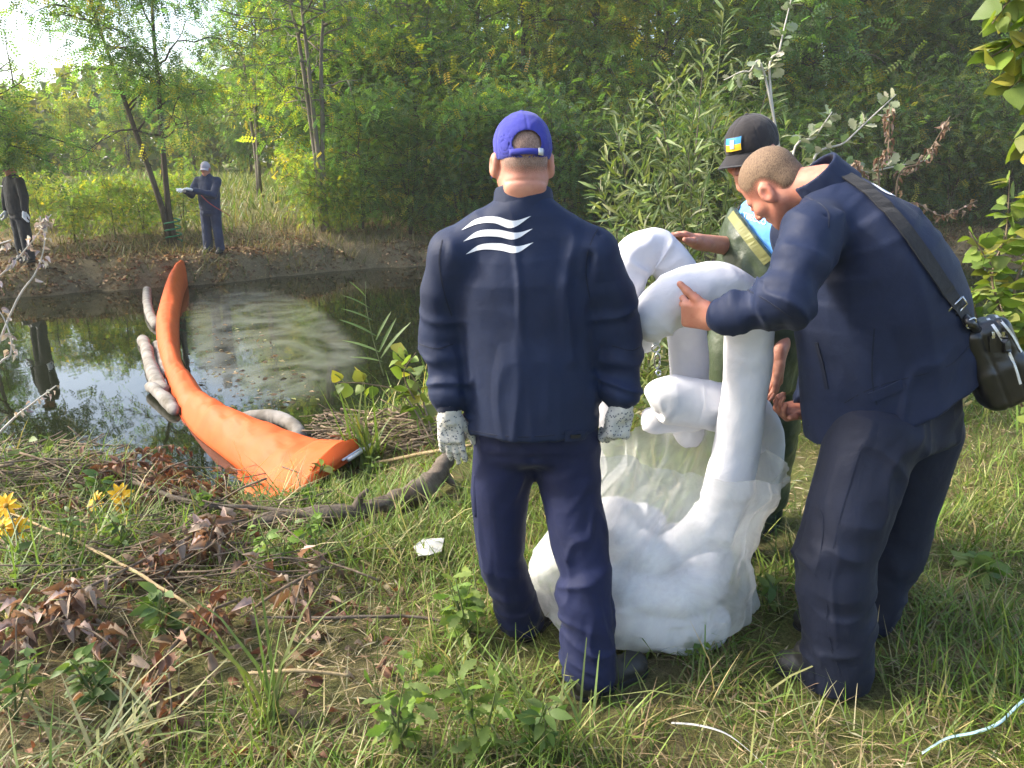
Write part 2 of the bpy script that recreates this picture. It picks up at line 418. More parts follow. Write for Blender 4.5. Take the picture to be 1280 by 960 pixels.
def m_boom():
    m, nt, n, l, b = _mat('white_absorbent_fabric'); v = objvec(n, l)
    f = tex(n, l, 7, 5, .6, v); l.new(ramp(n, l, f, [(.3, (.58, .578, .615)), (.7, (.67, .665, .69))]), b.inputs['Base Color'])
    b.inputs['Roughness'].default_value = .75; b.inputs['Subsurface Weight'].default_value = .25; b.inputs['Subsurface Scale'].default_value = .02
    b.inputs['Subsurface Radius'].default_value = (1, 1, 1); b.inputs['Specular IOR Level'].default_value = .2
    k = bump(n, l, tex(n, l, 16, 4, .5, v, .8), None, .25, .014)
    bump(n, l, tex(n, l, 700, 1, .5, v), b, .2, .001, k); return m
M['boom'] = m_boom()
def m_film():
    m, nt, n, l, b = _mat('clear_polythene')
    b.inputs['Base Color'].default_value = (.72, .72, .69, 1); b.inputs['Roughness'].default_value = .22; b.inputs['Specular IOR Level'].default_value = .5
    v = objvec(n, l)
    rt = n.new('ShaderNodeTexNoise'); rt.noise_type = 'RIDGED_MULTIFRACTAL'; rt.inputs['Scale'].default_value = 6; rt.inputs['Detail'].default_value = 3; rt.inputs['Distortion'].default_value = .6; l.new(v, rt.inputs['Vector'])
    k = bump(n, l, rt.outputs['Fac'], None, .7, .02)
    k2 = bump(n, l, tex(n, l, 60, 3, .6, v, .8), b, .3, .004, k)
    t = n.new('ShaderNodeBsdfTranslucent'); t.inputs[0].default_value = (.85, .85, .84, 1); l.new(k2, t.inputs['Normal'])
    s = n.new('ShaderNodeMixShader'); s.inputs[0].default_value = .45; l.new(b.outputs[0], s.inputs[1]); l.new(t.outputs[0], s.inputs[2])
    tr = n.new('ShaderNodeBsdfTransparent'); tr.inputs[0].default_value = (.97, .97, .96, 1)
    f = tex(n, l, 5, 5, .65, v, .8)
    mr = n.new('ShaderNodeMapRange'); mr.inputs[1].default_value = .3; mr.inputs[2].default_value = .7; mr.inputs[3].default_value = .32; mr.inputs[4].default_value = .56
    l.new(f, mr.inputs[0])
    s2 = n.new('ShaderNodeMixShader'); l.new(mr.outputs[0], s2.inputs[0]); l.new(tr.outputs[0], s2.inputs[1]); l.new(s.outputs[0], s2.inputs[2])
    l.new(s2.outputs[0], n['Material Output'].inputs[0]); return m
M['film'] = m_film()
def m_orange():
    m, nt, n, l, b = _mat('orange_pvc'); v = objvec(n, l)
    f = tex(n, l, 5, 6, .65, v); l.new(ramp(n, l, f, [(.25, (.47, .075, .013)), (.6, (.56, .095, .016)), (.85, (.5, .10, .028))]), b.inputs['Base Color'])
    b.inputs['Roughness'].default_value = .62; b.inputs['Specular IOR Level'].default_value = .25
    rt = n.new('ShaderNodeTexNoise'); rt.noise_type = 'RIDGED_MULTIFRACTAL'; rt.inputs['Scale'].default_value = 4; rt.inputs['Detail'].default_value = 3; rt.inputs['Distortion'].default_value = .8; l.new(v, rt.inputs['Vector']); bump(n, l, rt.outputs['Fac'], b, .35, .02); return m
M['orange'] = m_orange()
M['dirty_boom'] = m_plain('soiled_grey_fabric', (.27, .25, .225), .9, (.10, .085, .06), 7, .5, bd=.01)
M['driftwood'] = m_bark('weathered_wood', (.055, .042, .03), (.17, .14, .11), 12)
M['twig'] = m_bark('dry_twig', (.12, .085, .055), (.26, .2, .14), 20)
M['reed_dry'] = m_bark('dry_reed', (.28, .2, .105), (.42, .32, .18), 20)
M['bark'] = m_bark('tree_bark', (.045, .036, .027), (.12, .098, .072), 8)
M['bark_grey'] = m_bark('grey_bark', (.11, .095, .075), (.22, .19, .15), 10)
M['pale_twig'] = m_bark('bleached_twig', (.4, .37, .32), (.58, .55, .5), 20)
M['stem'] = m_plain('green_stem', (.11, .14, .04), .6)
M['leaf'] = m_leaf('leaf', .42); M["leaf_far"] = m_leaf("foliage", .55, .6, tcol=(1.8, 2.1, .75))
M['grass'] = m_leaf('grass_blade', .35, .5, tcol=(1.1, 1.2, .6)); M['dry_leaf'] = m_leaf('dry_leaf', .22, .7, tcol=(1.2, .8, .5), spec=.2)
M['petal'] = m_leaf('petal', .35, .5, tcol=(1.1, 1.0, .3)); M['disc'] = m_plain('flower_disc', (.35, .2, .02), .8)
M['pale_leaf'] = m_leaf('felted_leaf', .25, .75, tcol=(1, 1.1, .8), spec=.15)
M['ribbon'] = m_plain('pale_blue_plastic_tape', (.38, .56, .62), .45)
M['paper'] = m_plain('crumpled_paper', (.5, .49, .45), .7)
M['rope'] = m_plain('dirty_rope', (.33, .3, .24), .9); M['rope_red'] = m_plain('red_cord', (.35, .05, .04), .8)
M['rope_green'] = m_plain('green_cord', (.02, .16, .07), .8)

def m_ground():
    m, nt, n, l, b = _mat('soil_and_litter'); v = objvec(n, l)
    soil = ramp(n, l, tex(n, l, 9, 8, .7, v), [(.25, (.10, .075, .045)), (.5, (.18, .14, .085)), (.75, (.28, .225, .135))])
    lit = ramp(n, l, tex(n, l, 60, 4, .7, v), [(.3, (.09, .065, .04)), (.55, (.22, .17, .095)), (.75, (.36, .28, .16))])
    gr = ramp(n, l, tex(n, l, 30, 5, .7, v), [(.3, (.085, .115, .028)), (.7, (.18, .21, .055))])
    a = n.new('ShaderNodeMix'); a.data_type = 'RGBA'; l.new(ramp(n, l, tex(n, l, 3, 6, .7, v), [(.4, (0, 0, 0)), (.6, (1, 1, 1))]), a.inputs[0]); l.new(soil, a.inputs[6]); l.new(lit, a.inputs[7])
    g = n.new('ShaderNodeMix'); g.data_type = 'RGBA'; at = n.new('ShaderNodeAttribute'); at.attribute_name = 'tint'
    mm = n.new('ShaderNodeMath'); mm.operation = 'MULTIPLY'; l.new(ramp(n, l, tex(n, l, 1.6, 6, .7, v), [(.35, (.2, .2, .2)), (.6, (1, 1, 1))]), mm.inputs[0]); l.new(at.outputs['Fac'], mm.inputs[1])
    l.new(mm.outputs[0], g.inputs[0]); l.new(a.outputs[2], g.inputs[6]); l.new(gr, g.inputs[7]); l.new(g.outputs[2], b.inputs['Base Color'])
    b.inputs['Roughness'].default_value = .95; b.inputs['Specular IOR Level'].default_value = .1
    fn = ramp(n, l, tex(n, l, 170, 3, .75, v, 1.5), [(.36, (.45, .42, .38)), (.5, (1, 1, 1)), (.64, (1.7, 1.6, 1.35))]); mf = n.new('ShaderNodeMix'); mf.data_type = 'RGBA'; mf.blend_type = 'MULTIPLY'; mf.inputs[0].default_value = 1; l.new(g.outputs[2], mf.inputs[6]); l.new(fn, mf.inputs[7]); l.new(mf.outputs[2], b.inputs['Base Color'])
    k = bump(n, l, tex(n, l, 35, 8, .75, v), None, 1, .03); bump(n, l, tex(n, l, 170, 3, .75, v, 1.5), b, .8, .008, k); return m
M['ground'] = m_ground()
def m_water():
    m, nt, n, l, b = _mat('murky_water'); v = objvec(n, l, (1, .6, 1))
    b.inputs['Base Color'].default_value = (.009, .011, .005, 1); b.inputs['Roughness'].default_value = .02; b.inputs['IOR'].default_value = 1.33
    b.inputs['Specular IOR Level'].default_value = .62
    k = bump(n, l, tex(n, l, 1.6, 2, .5, v, .6), None, .05, .06)
    bump(n, l, tex(n, l, 9, 2, .5, v), b, .03, .012, k); return m
M['water'] = m_water()
def m_scum():
    m, nt, n, l, b = _mat('floating_film')
    v = objvec(n, l, (1.0, .8, 1))
    f = tex(n, l, .8, 4, .45, v, 3.5)
    at = n.new('ShaderNodeAttribute'); at.attribute_name = 'tint'
    l.new(ramp(n, l, tex(n, l, .7, 5, .55, v, 2), [(.3, (.14, .15, .12)), (.52, (.21, .215, .18)), (.72, (.13, .115, .065))]), b.inputs['Base Color'])
    b.inputs['Roughness'].default_value = .16; b.inputs['Specular IOR Level'].default_value = .8
    tr = n.new('ShaderNodeBsdfTransparent')
    r = ramp(n, l, f, [(.32, (.10, .10, .10)), (.62, (.62, .62, .62))])
    mm = n.new('ShaderNodeMath'); mm.operation = 'MULTIPLY'; l.new(r, mm.inputs[0]); l.new(at.outputs['Fac'], mm.inputs[1])
    s = n.new('ShaderNodeMixShader'); l.new(mm.outputs[0], s.inputs[0]); l.new(tr.outputs[0], s.inputs[1]); l.new(b.outputs[0], s.inputs[2])
    l.new(s.outputs[0], n['Material Output'].inputs[0]); return m
M['scum'] = m_scum()

# ------------------------------------------------------------------ swept shapes
def frames(p):
    t = np.gradient(p, axis=0); t /= np.linalg.norm(t, axis=1)[:, None] + 1e-12
    a = np.array([0, 0, 1.]) if abs(t[0][2]) < .9 else np.array([1., 0, 0])
    n = nrm(np.cross(np.cross(t[0], a), t[0])); ns = [n]
    for i in range(1, len(p)):
        n = ns[-1] - t[i] * (ns[-1] @ t[i]); ns.append(nrm(n))
    ns = np.array(ns); return t, ns, np.cross(t, ns)
def tube_geo(p, r, seg=10, caps=True):
    p = np.asarray(p, float); r = np.broadcast_to(np.asarray(r, float), (len(p),)).copy()
    t, n, b = frames(p); a = np.arange(seg) / seg * 2 * math.pi
    ring = np.cos(a)[None, :, None] * n[:, None] + np.sin(a)[None, :, None] * b[:, None]
    V = (p[:, None] + ring * r[:, None, None]).reshape(-1, 3); m = len(p)
    i = np.arange(m - 1)[:, None] * seg; j = np.arange(seg)[None]; k = (j + 1) % seg
    F = np.stack([i + j, i + k, i + seg + k, i + seg + j], -1).reshape(-1, 4)
    if caps:
        V = np.vstack([V, p[0], p[-1]]); c0, c1 = len(V) - 2, len(V) - 1; q = np.arange(seg); q2 = (q + 1) % seg
        e = (m - 1) * seg
        F = np.vstack([F, np.stack([q2, q, np.full(seg, c0), np.full(seg, c0)], 1), np.stack([e + q, e + q2, np.full(seg, c1), np.full(seg, c1)], 1)])
    return V, F
def fixq(F):
    """quads with a doubled corner become triangles"""
    return [tuple(f) if f[2] != f[3] else tuple(f[:3]) for f in F.tolist()]
def tube(name, pts, r, mat, parent=None, n=None, seg=10, wob=0, s=0):
    pts = np.asarray(pts, float)
    if n: 
        rr = np.broadcast_to(np.asarray(r, float), (len(pts),)); q = bez(np.column_stack([pts, rr]), n); pts, r = q[:, :3], q[:, 3]
    V, F = tube_geo(pts, r, seg)
    if wob: V = V + wob * np.stack([fbm(V * 6, s), fbm(V * 6, s + 9), fbm(V * 6, s + 17)], 1)
    return mobj(name, V, fixq(F), mat, parent)
def multi(parts):
    """join (V, F) lists"""
    Vs, Fs, o = [], [], 0
    for V, F in parts:
        Vs.append(V); Fs += [tuple(i + o for i in f) for f in (fixq(F) if isinstance(F, np.ndarray) and F.shape[1] == 4 else F)]; o += len(V)
    return np.vstack(Vs), Fs
def ribbon_geo(p, side, w, th=.002):
    """flat band: centre line p, half-width direction side, thickness along the normal"""
    p = np.asarray(p, float); side = np.asarray(side, float); w = np.broadcast_to(w, (len(p),))
    t = np.gradient(p, axis=0); side = side / (np.linalg.norm(side, axis=1)[:, None] + 1e-9); n = np.cross(side, t); n /= np.linalg.norm(n, axis=1)[:, None] + 1e-12
    a = p - side * w[:, None] / 2; b = p + side * w[:, None] / 2
    V = np.stack([a, b, b + n * th, a + n * th], 1).reshape(-1, 3); F = []
    for i in range(len(p) - 1):
        for j in range(4): F.append((4 * i + j, 4 * i + (j + 1) % 4, 4 * i + 4 + (j + 1) % 4, 4 * i + 4 + j))
    e = 4 * (len(p) - 1); F += [(3, 2, 1, 0), (e, e + 1, e + 2, e + 3)]
    return V, F
def on_surface(name, bv, px, width, mat, parent, th=.0015, off=.0015, n=24, fallback=None):
    """a band laid on a built surface along a line of sightings (centre line u, v)"""
    q = bez(px, n); pts, sd = [], []
    for i, (u, v) in enumerate(q):
        l, nn = hit(bv, u, v)
        if l is None: continue
        if nn @ ray(u, v) > 0: nn = -nn
        pts.append(l + nn * off); sd.append(nn)
    if len(pts) < 3: return None
    pts = np.array(pts); sd = np.array(sd)
    for _ in range(2): pts[1:-1] = (pts[:-2] + 2 * pts[1:-1] + pts[2:]) / 4
    t = np.gradient(pts, axis=0); side = np.cross(t, sd)
    V, F = ribbon_geo(pts, side, width, th); return mobj(name, V, F, mat, parent, sm=False)
def decal(name, bv, top, bot, mat, parent, n=28, rows=4, off=.0018, th=.0012):
    """a flat print between an upper and a lower sighted edge, laid on a built surface"""
    a, b = bez(top, n), bez(bot, n); V = []
    for i in range(n):
        for j in range(rows + 1):
            u, v = a[i] + (b[i] - a[i]) * j / rows; l, nn = hit(bv, u, v)
            if l is None: l, nn = (np.array(V[-1]), np.array([0, -1., 0])) if V else (P(u, v, 2.2), np.array([0, -1., 0]))
            if nn @ ray(u, v) > 0: nn = -nn
            V.append(l + nn * off)
    F = [(i * (rows + 1) + j, i * (rows + 1) + j + 1, (i + 1) * (rows + 1) + j + 1, (i + 1) * (rows + 1) + j) for i in range(n - 1) for j in range(rows)]
    return mobj(name, np.array(V), F, mat, parent)

# ------------------------------------------------------------------ leaves
def T(V, F): return np.array(V, float), np.array(F)
def t_oval(w=.5, bend=.15):
    return T([(0, 0, 0), (-w / 2, .45, bend * .4), (0, .5, 0), (w / 2, .45, bend * .4), (0, 1, -bend)], [(0, 3, 2, 1), (1, 2, 3, 4)])
def t_quad(w=.6): return T([(0, 0, 0), (w / 2, .5, .06), (0, 1, 0), (-w / 2, .5, .06)], [(0, 1, 2, 3)])
def t_pinnate(k=5):
    V, F = [], []
    for i in range(k):
        y = .18 + .78 * i / (k - .5)
        for s in (-1, 1):
            o = len(V); L = .24 * (1 - .35 * abs(i / k - .4)); d = np.array([s * .9, .42, -.15 - .1 * random.random()]) * L; w = np.array([-.42 * s, .9, 0]) * L * .28
            b = np.array([0, y, -.25 * y * y]); V += [b, b + d * .5 + w, b + d, b + d * .5 - w]; F.append((o, o + 1, o + 2, o + 3))
    return T(V, F)
def t_strip(w, bend, seg=4, prof=None, twist=0):
    """a lance-shaped or grass-like leaf with a fold along the middle"""
    V, F = [], []; prof = prof or (lambda t: math.sin(math.pi * min(1, t * .9 + .08)) ** .8)
    for i in range(seg + 1):
        t = i / seg; ww = w / 2 * prof(t); a = twist * t
        V += [(-ww * math.cos(a), t - .12 * bend * t * t, -bend * t * t + .35 * ww - ww * math.sin(a)), (0, t - .12 * bend * t * t, -bend * t * t), (ww * math.cos(a), t - .12 * bend * t * t, -bend * t * t + .35 * ww + ww * math.sin(a))]
    for i in range(seg):
        o = 3 * i; F += [(o, o + 1, o + 4, o + 3), (o + 1, o + 2, o + 5, o + 4)]
    return T(V, F)
def t_outline(pts, bend=.15, cup=.12, curl=0, seed=0):
    """a broad leaf: half outline [(half width, y)] mirrored, folded at the midrib"""
    rg = random.Random(seed); V, F = [], []
    for i, (w, y) in enumerate(pts):
        z = -bend * y * y + rg.uniform(-.02, .02)
        def side(s):
            return (s * w * (1 - .25 * curl * w), y + rg.uniform(-.015, .015), z + cup * w + curl * w * w * 2.2 * (1 + rg.uniform(-.4, .4)))
        V += [side(-1), (0, y, z), side(1)]
    for i in range(len(pts) - 1):
        o = 3 * i; F += [(o, o + 1, o + 4, o + 3), (o + 1, o + 2, o + 5, o + 4)]
    return T(V, F)
POPLAR = [(.02, 0), (.34, .06), (.47, .22), (.44, .42), (.30, .66), (.15, .85), (.0, 1.02)]
LOBED = [(.02, 0), (.16, .12), (.14, .2), (.34, .34), (.24, .44), (.42, .6), (.25, .7), (.28, .82), (.1, .92), (.0, 1)]
OVATE = [(.02, 0), (.2, .12), (.3, .35), (.26, .6), (.13, .83), (0, 1)]
def place(tm, pos, d, n, s, tint=None, jit=0):
    """numpy instancing: template tm at pos, length axis d, face normal n, scale s"""
    tv, tf = tm; pos = np.asarray(pos, float); d = np.asarray(d, float); n = np.asarray(n, float)
    y = d / (np.linalg.norm(d, axis=1)[:, None] + 1e-9); x = np.cross(y, n); x /= np.linalg.norm(x, axis=1)[:, None] + 1e-9; z = np.cross(x, y)
    s = np.broadcast_to(np.asarray(s, float), (len(pos),))
    V = pos[:, None] + s[:, None, None] * (tv[None, :, 0:1] * x[:, None] + tv[None, :, 1:2] * y[:, None] + tv[None, :, 2:3] * z[:, None])
    k = len(tv); F = (np.arange(len(pos))[:, None, None] * k + tf[None]).reshape(-1, tf.shape[1])
    C = None if tint is None else np.repeat(np.asarray(tint), k, axis=0)
    return V.reshape(-1, 3), F, C
def join(ps):
    Vs, Fs, Cs, o = [], [], [], 0
    for V, F, C in ps:
        Vs.append(V); Fs.append(F + o); Cs.append(C); o += len(V)
    return np.vstack(Vs), np.vstack(Fs), np.vstack(Cs)
def rdir(n, up=0., spread=1.):
    d = RNG.normal(size=(n, 3)) * np.array([1, 1, spread]) + np.array([0, 0, up]); return d / np.linalg.norm(d, axis=1)[:, None]
def tints(n, cols, var=.18, w=None):
    cols = np.asarray(cols, float); i = RNG.choice(len(cols), n, p=w); c = cols[i] * (1 + var * RNG.normal(size=(n, 1))) * (1 + .06 * RNG.normal(size=(n, 3)))
    return np.clip(c, .004, 1)
LEAFN = {}
def leaf_objs(parent, variants, pos, d, n, s, name='leaf'):
    """single leaves as objects that share mesh data; variants: list of mesh datablocks"""
    base = Matrix.Translation(-root_loc(parent)) if parent.type == 'EMPTY' else Matrix.Identity(4)
    for i in range(len(pos)):
        y = Vector(d[i]).normalized(); x = y.cross(Vector(n[i])).normalized(); z = x.cross(y)
        m = Matrix((x, y, z)).transposed().to_4x4(); m = Matrix.Translation(Vector(pos[i])) @ m @ Matrix.Scale(float(s[i]), 4)
        o = bpy.data.objects.new(name, variants[i % len(variants)]); COL.objects.link(o); o.parent = parent; o.matrix_parent_inverse = base; o.matrix_basis = m
def variants(nm, tms, cols, mat, var=.15, k=6):
    out = []
    for i in range(k):
        tv, tf = tms[i % len(tms)]; c = tints(1, [cols[i % len(cols)]], var)[0]
        out.append(mesh_data(nm, tv, tf, mat, True, np.tile(c, (len(tv), 1))))
    return out
# ------------------------------------------------------------------ terrain
WZ = -0.40
_ex = [-40, -12, -6, -3.6, -2.6, -1.75, -1.3, -1.0, -.5, .5, 3, 8, 20, 60]
_ey = [5.8, 5.6, 5.2, 5.0, 4.75, 4.5, 4.85, 6.0, 6.9, 7.6, 8.6, 9.2, 9.2, 9.2]
_fx = [-60, -20, -8.5, -6.2, -2, 2, 10, 30, 80]
_fy = [10.5, 11.2, 12.7, 14.4, 17.6, 19.2, 20.5, 21, 21]
def edge_near(x): return np.interp(x, _ex, _ey)
def edge_far(x): return np.interp(x, _fx, _fy)
def ground(x, y):
    x = np.asarray(x, float); y = np.asarray(y, float); z0 = np.zeros_like(x)
    p = np.stack([x, y, z0], -1)
    wig = .18 * noise3(p * 1.3, 5) + .06 * noise3(p * 5, 6)
    sn = y - edge_near(x) + wig; sf = y - edge_far(x) + 2.2 * wig
    near = WZ - .5 + (.9 + .02) * smooth(.75, -.95, sn) + .03 * noise3(p * 1.1, 1) * smooth(-.2, -1, sn) + .018 * noise3(p * 4.5, 2)
    near = near - .26 * np.exp(-(((x + 1.08) / .5) ** 2 + ((y - 4.2) / .6) ** 2))
    near = np.where(sn > .75, WZ - .5, near)
    far = WZ - .5 + .98 * smooth(-.55, .75, sf) + .115 * np.clip(sf - .5, 0, 9) + .03 * np.clip(sf - 9.5, 0, 60) + (.05 * noise3(p * .9, 3) + .03 * noise3(p * 3.5, 4)) * smooth(0, 1, sf)
    return np.where(y < (edge_near(x) + edge_far(x)) / 2, near, far)
def gz(x, y): return float(ground(np.array([x]), np.array([y]))[0])
def G(u, v, lift=0.):
    """first ground point along the sight line"""
    d = ray(u, v); t = np.linspace(.8, 60, 6000); p = d[None] * t[:, None]; z = CAMH + p[:, 2]
    i = np.argmax(z < np.maximum(ground(p[:, 0], p[:, 1]), WZ)); q = p[i].copy(); q[2] = max(gz(q[0], q[1]), WZ) + lift; return q
def _axis(lo, hi, fine0, fine1, step, grow=1.12):
    a = list(np.arange(fine0, fine1, step)); s = step
    while a[-1] < hi: s *= grow; a.append(a[-1] + s)
    s = step
    while a[0] > lo: s *= grow; a.insert(0, a[0] - s)
    return np.array(a)
gx, gy = _axis(-320, 320, -5, 5, .07), _axis(-60, 420, .6, 9.5, .07)
gy = np.sort(np.concatenate([gy[gy < 10.2], np.arange(10.2, 22, .16), _axis(22, 420, 22, 23, .25)]))
XX, YY = np.meshgrid(gx, gy, indexing='ij'); ZZ = ground(XX, YY)
_i = np.arange(len(gx) - 1)[:, None] * len(gy) + np.arange(len(gy) - 1)[None]
_F = np.stack([_i, _i + len(gy), _i + len(gy) + 1, _i + 1], -1).reshape(-1, 4)
_gt = np.where(YY < (edge_near(XX) + edge_far(XX)) / 2, smooth(.1, -.8, YY - edge_near(XX)) * smooth(-3.5, .5, XX) * .8, smooth(2.5, 6, YY - edge_far(XX)) * .9)
tag(mobj('ground', np.stack([XX, YY, ZZ], -1).reshape(-1, 3), _F, M['ground'], tint=np.repeat(_gt.reshape(-1, 1), 3, 1)), kind='structure')
V = np.array([(-90, 3.2, WZ), (90, 3.2, WZ), (90, 23.5, WZ), (-90, 23.5, WZ)])
tag(mobj('water', V, [(0, 1, 2, 3)], M['water'], sm=False), kind='structure')
# ------------------------------------------------------------------ anatomy
def basis(fwd, up=(0, 0, 1), roll=0):
    f = nrm(fwd); r = nrm(np.cross(f, np.asarray(up, float))); u = np.cross(r, f)
    if roll: r, u = r * math.cos(roll) + u * math.sin(roll), u * math.cos(roll) - r * math.sin(roll)
    return np.stack([r, f, u], 1)                 # columns right, forward, up
def rotv(v, ax, a):
    v = np.asarray(v, float); ax = nrm(ax)
    return v * math.cos(a) + np.cross(ax, v) * math.sin(a) + ax * (ax @ v) * (1 - math.cos(a))
def head(sd, o, B, s=1.0, neck=None, nr=.058):
    L = lambda x, y, z: o + B @ (np.array([x, y, z]) * s)
    E = lambda c, r, k=.02, op='u', M=None: sd.ell(L(*c), np.array(r) * s, B if M is None else M, k, op)
    E((0, -.012, .036), (.077, .098, .086)); E((0, .03, -.04), (.06, .062, .078), .03)
    for q in (-1, 1):
        sd.seg(L(.052 * q, -.005, -.05), L(.018 * q, .068, -.096), .022 * s, .018 * s, .025)
        E((.046 * q, .058, -.022), (.024, .026, .022), .02)
        sd.seg(L(.012 * q, .088, .02), L(.045 * q, .07, .018), .012 * s, .011 * s, .012)
    sd.seg(L(0, .074, -.098), L(0, .076, -.1), .02 * s, .02 * s, .02)
    sd.seg(L(0, .09, .008), L(0, .112, -.03), .009 * s, .0125 * s, .010)
    for q in (-1, 1): E((.013 * q, .098, -.036), (.009, .011, .008), .006)
    sd.seg(L(-.018, .088, -.058), L(.018, .088, -.058), .007 * s, .007 * s, .008); sd.seg(L(-.015, .087, -.069), L(.015, .087, -.069), .008 * s, .008 * s, .007)
    for q in (-1, 1):
        E((.031 * q, .101, -.002), (.017, .014, .011), .012, 's'); E((.031 * q, .084, -.002), (.013, .012, .011), .004)
        c = L(.085 * q, -.010, -.006); eb = B @ np.array([[.94, .25 * q, .12 * q], [-.25 * q, .96, 0], [0, .1, .98]]); eb = np.stack([nrm(eb[:, i]) for i in range(3)], 1)
        sd.ell(c, np.array([.013, .023, .035]) * s, eb, .005)
        sd.ell(c + eb[:, 0] * .011 * q * s + eb[:, 1] * .002 * s, np.array([.0065, .011, .018]) * s, eb, .005, 's')
        sd.seg(c + eb[:, 1] * .014 * s - eb[:, 2] * .002 * s + eb[:, 0] * .004 * q * s, c + eb[:, 1] * .012 * s - eb[:, 2] * .012 * s + eb[:, 0] * .004 * q * s, .005 * s, .005 * s, .005)
        sd.ell(c - eb[:, 2] * .03 * s, np.array([.006, .008, .008]) * s, eb, .008)
    sd.seg(L(0, -.028, -.045), L(0, -.045, -.15) if neck is None else neck, (nr - .004), nr, .03)
def hair(o, B, s, mat, parent, line=.022, h=.004, nape=-.055, th=.0022):
    L = lambda x, y, z: o + B @ (np.array([x, y, z]) * s)
    sd = Sdf(); sd.ell(L(0, -.012, .036), np.array([.077, .098, .086]) * s + th, B)
    sd.ell(L(0, -.05, -.02), np.array([.062, .05, .055]) * s + th, B, .02)
    sd.cut(L(0, -.03, nape), B @ np.array([0, .25, -1]), .012); sd.cut(L(0, .062, line + .03), B @ np.array([0, .92, -.35]), .012)
    for q in (-1, 1): sd.ell(L(.075 * q, .05, -.015), np.array([.03, .05, .04]) * s, B, .01, 's'); sd.ell(L(.08 * q, -.008, -.01), np.array([.03, .028, .036]) * s, B, .008, 's')
    V, F = sd.mesh(h); q = (V - o) @ B / s
    d = np.maximum((q - np.array([0, -.03, nape])) @ nrm([0, .25, -1]), (q - np.array([0, .062, line + .03])) @ nrm([0, .92, -.35]))
    for k in (-1, 1):
        for c, r in (((.075 * k, .05, -.015), (.03, .05, .04)), ((.08 * k, -.008, -.01), (.03, .028, .036))):
            e = np.sqrt((((q - np.array(c)) / np.array(r)) ** 2).sum(1)); d = np.maximum(d, (1 - e) * .03)
    return mobj('hair', V, F, mat, parent, tint=np.repeat(smooth(.0, .05, -d)[:, None] ** .8, 3, 1))
def hand(sd, w, f, n, l, curls=(.5, .5, .5, .5), thumb=(.6, .7, .25), tcurl=.3, s=1.0, spread=.08, r=1.0, k=.006):
    """wrist w, finger direction f, palm faces n, thumb side l"""
    f = nrm(f); n = nrm(np.asarray(n) - f * (np.asarray(n) @ f)); l0 = np.cross(f, n); l = l0 * (1 if l0 @ np.asarray(l) > 0 else -1)
    Bm = np.stack([l, f, n], 1)
    sd.seg(w - f * .03 * s, w + f * .02 * s, .027 * s * r, .027 * s * r, .02, n, .72)
    sd.box(w + f * .052 * s, np.array([.041, .046, .014 * r]) * s, Bm, .012 * s, .014)
    sd.ell(w + f * .035 * s + l * .024 * s + n * .008 * s, np.array([.018, .03, .016]) * s, Bm, .012)
    tips = []
    for i, (off, ln) in enumerate(zip((.031, .0105, -.0105, -.031), (.94, 1.05, 1.0, .8))):
        b = w + f * (.092 - .004 * abs(i - 1)) * s + l * off * s
        d = rotv(f, n, 0); d = nrm(f + l * spread * (1.2 - i * .8) * .5); p = b - d * .012 * s
        c = curls[i]; rr = .0092 * s * r; ax = np.cross(d, n)
        for j, q in enumerate((.046, .028, .022)):
            d = rotv(d, ax, c * (1.0, 1.15, .8)[j] if j else c * .9); e = p + d * q * ln * s; sd.seg(p, e, rr, rr * .92, k); p = e; rr *= .92
        tips.append(p)
    d = nrm(f * thumb[0] + l * thumb[1] + n * thumb[2]); p = w + f * .022 * s + l * .026 * s + n * .004 * s; rr = .0135 * s * r; ax = np.cross(d, np.cross(l, f) if thumb[2] < 0 else n)
    for q in (.04, .034, .028):
        e = p + d * q * s; sd.seg(p, e, rr, rr * .88, .008); p = e; rr *= .88; d = rotv(d, nrm(np.cross(d, f)), tcurl)
    return tips
SHOES = []
def shoe(name, heel, toe, parent, mat, w=.048, hgt=.085, shaft=None, rs=.06, sole=True):
    heel = np.array(heel, float); toe = np.array(toe, float); d = nrm((toe - heel) * np.array([1, 1, 0.])); sd_ = np.array([d[1], -d[0], 0])
    SHOES.append((heel, toe)); L = np.linalg.norm(toe - heel); up = np.array([0, 0, 1.]); h0 = heel.copy(); z = min(heel[2], toe[2])
    s = Sdf(); a = heel + d * .035 + up * .045; b = toe - d * .05 + up * .034
    s.seg(a, b, .044, .042, .03, sd_, w / .05); s.seg(a + up * .01, a + d * .09 + up * .045, .043, .038, .03); s.seg(b, b + d * .012, .04, .032, .02)
    if shaft is not None: s.seg(a + up * .03, shaft, .05, rs, .03)
    s.cut(np.array([heel[0], heel[1], heel[2] + .012]), (0, 0, -1)); V, F = cloth(s, .006, 1, base=.0015, sc=(18, 18, 18))
    o = mobj(name, V, F, mat, parent)
    if sole:
        q = Sdf(); q.seg(heel + d * .04 + up * .011, toe - d * .05 + up * .011, .048, .05, .02); q.cut(heel + up * .022, (0, 0, 1)); q.cut(heel - up * .002, (0, 0, -1))
        V, F = q.mesh(.006); mobj('sole', V, F, M['sole'], o)
    return o
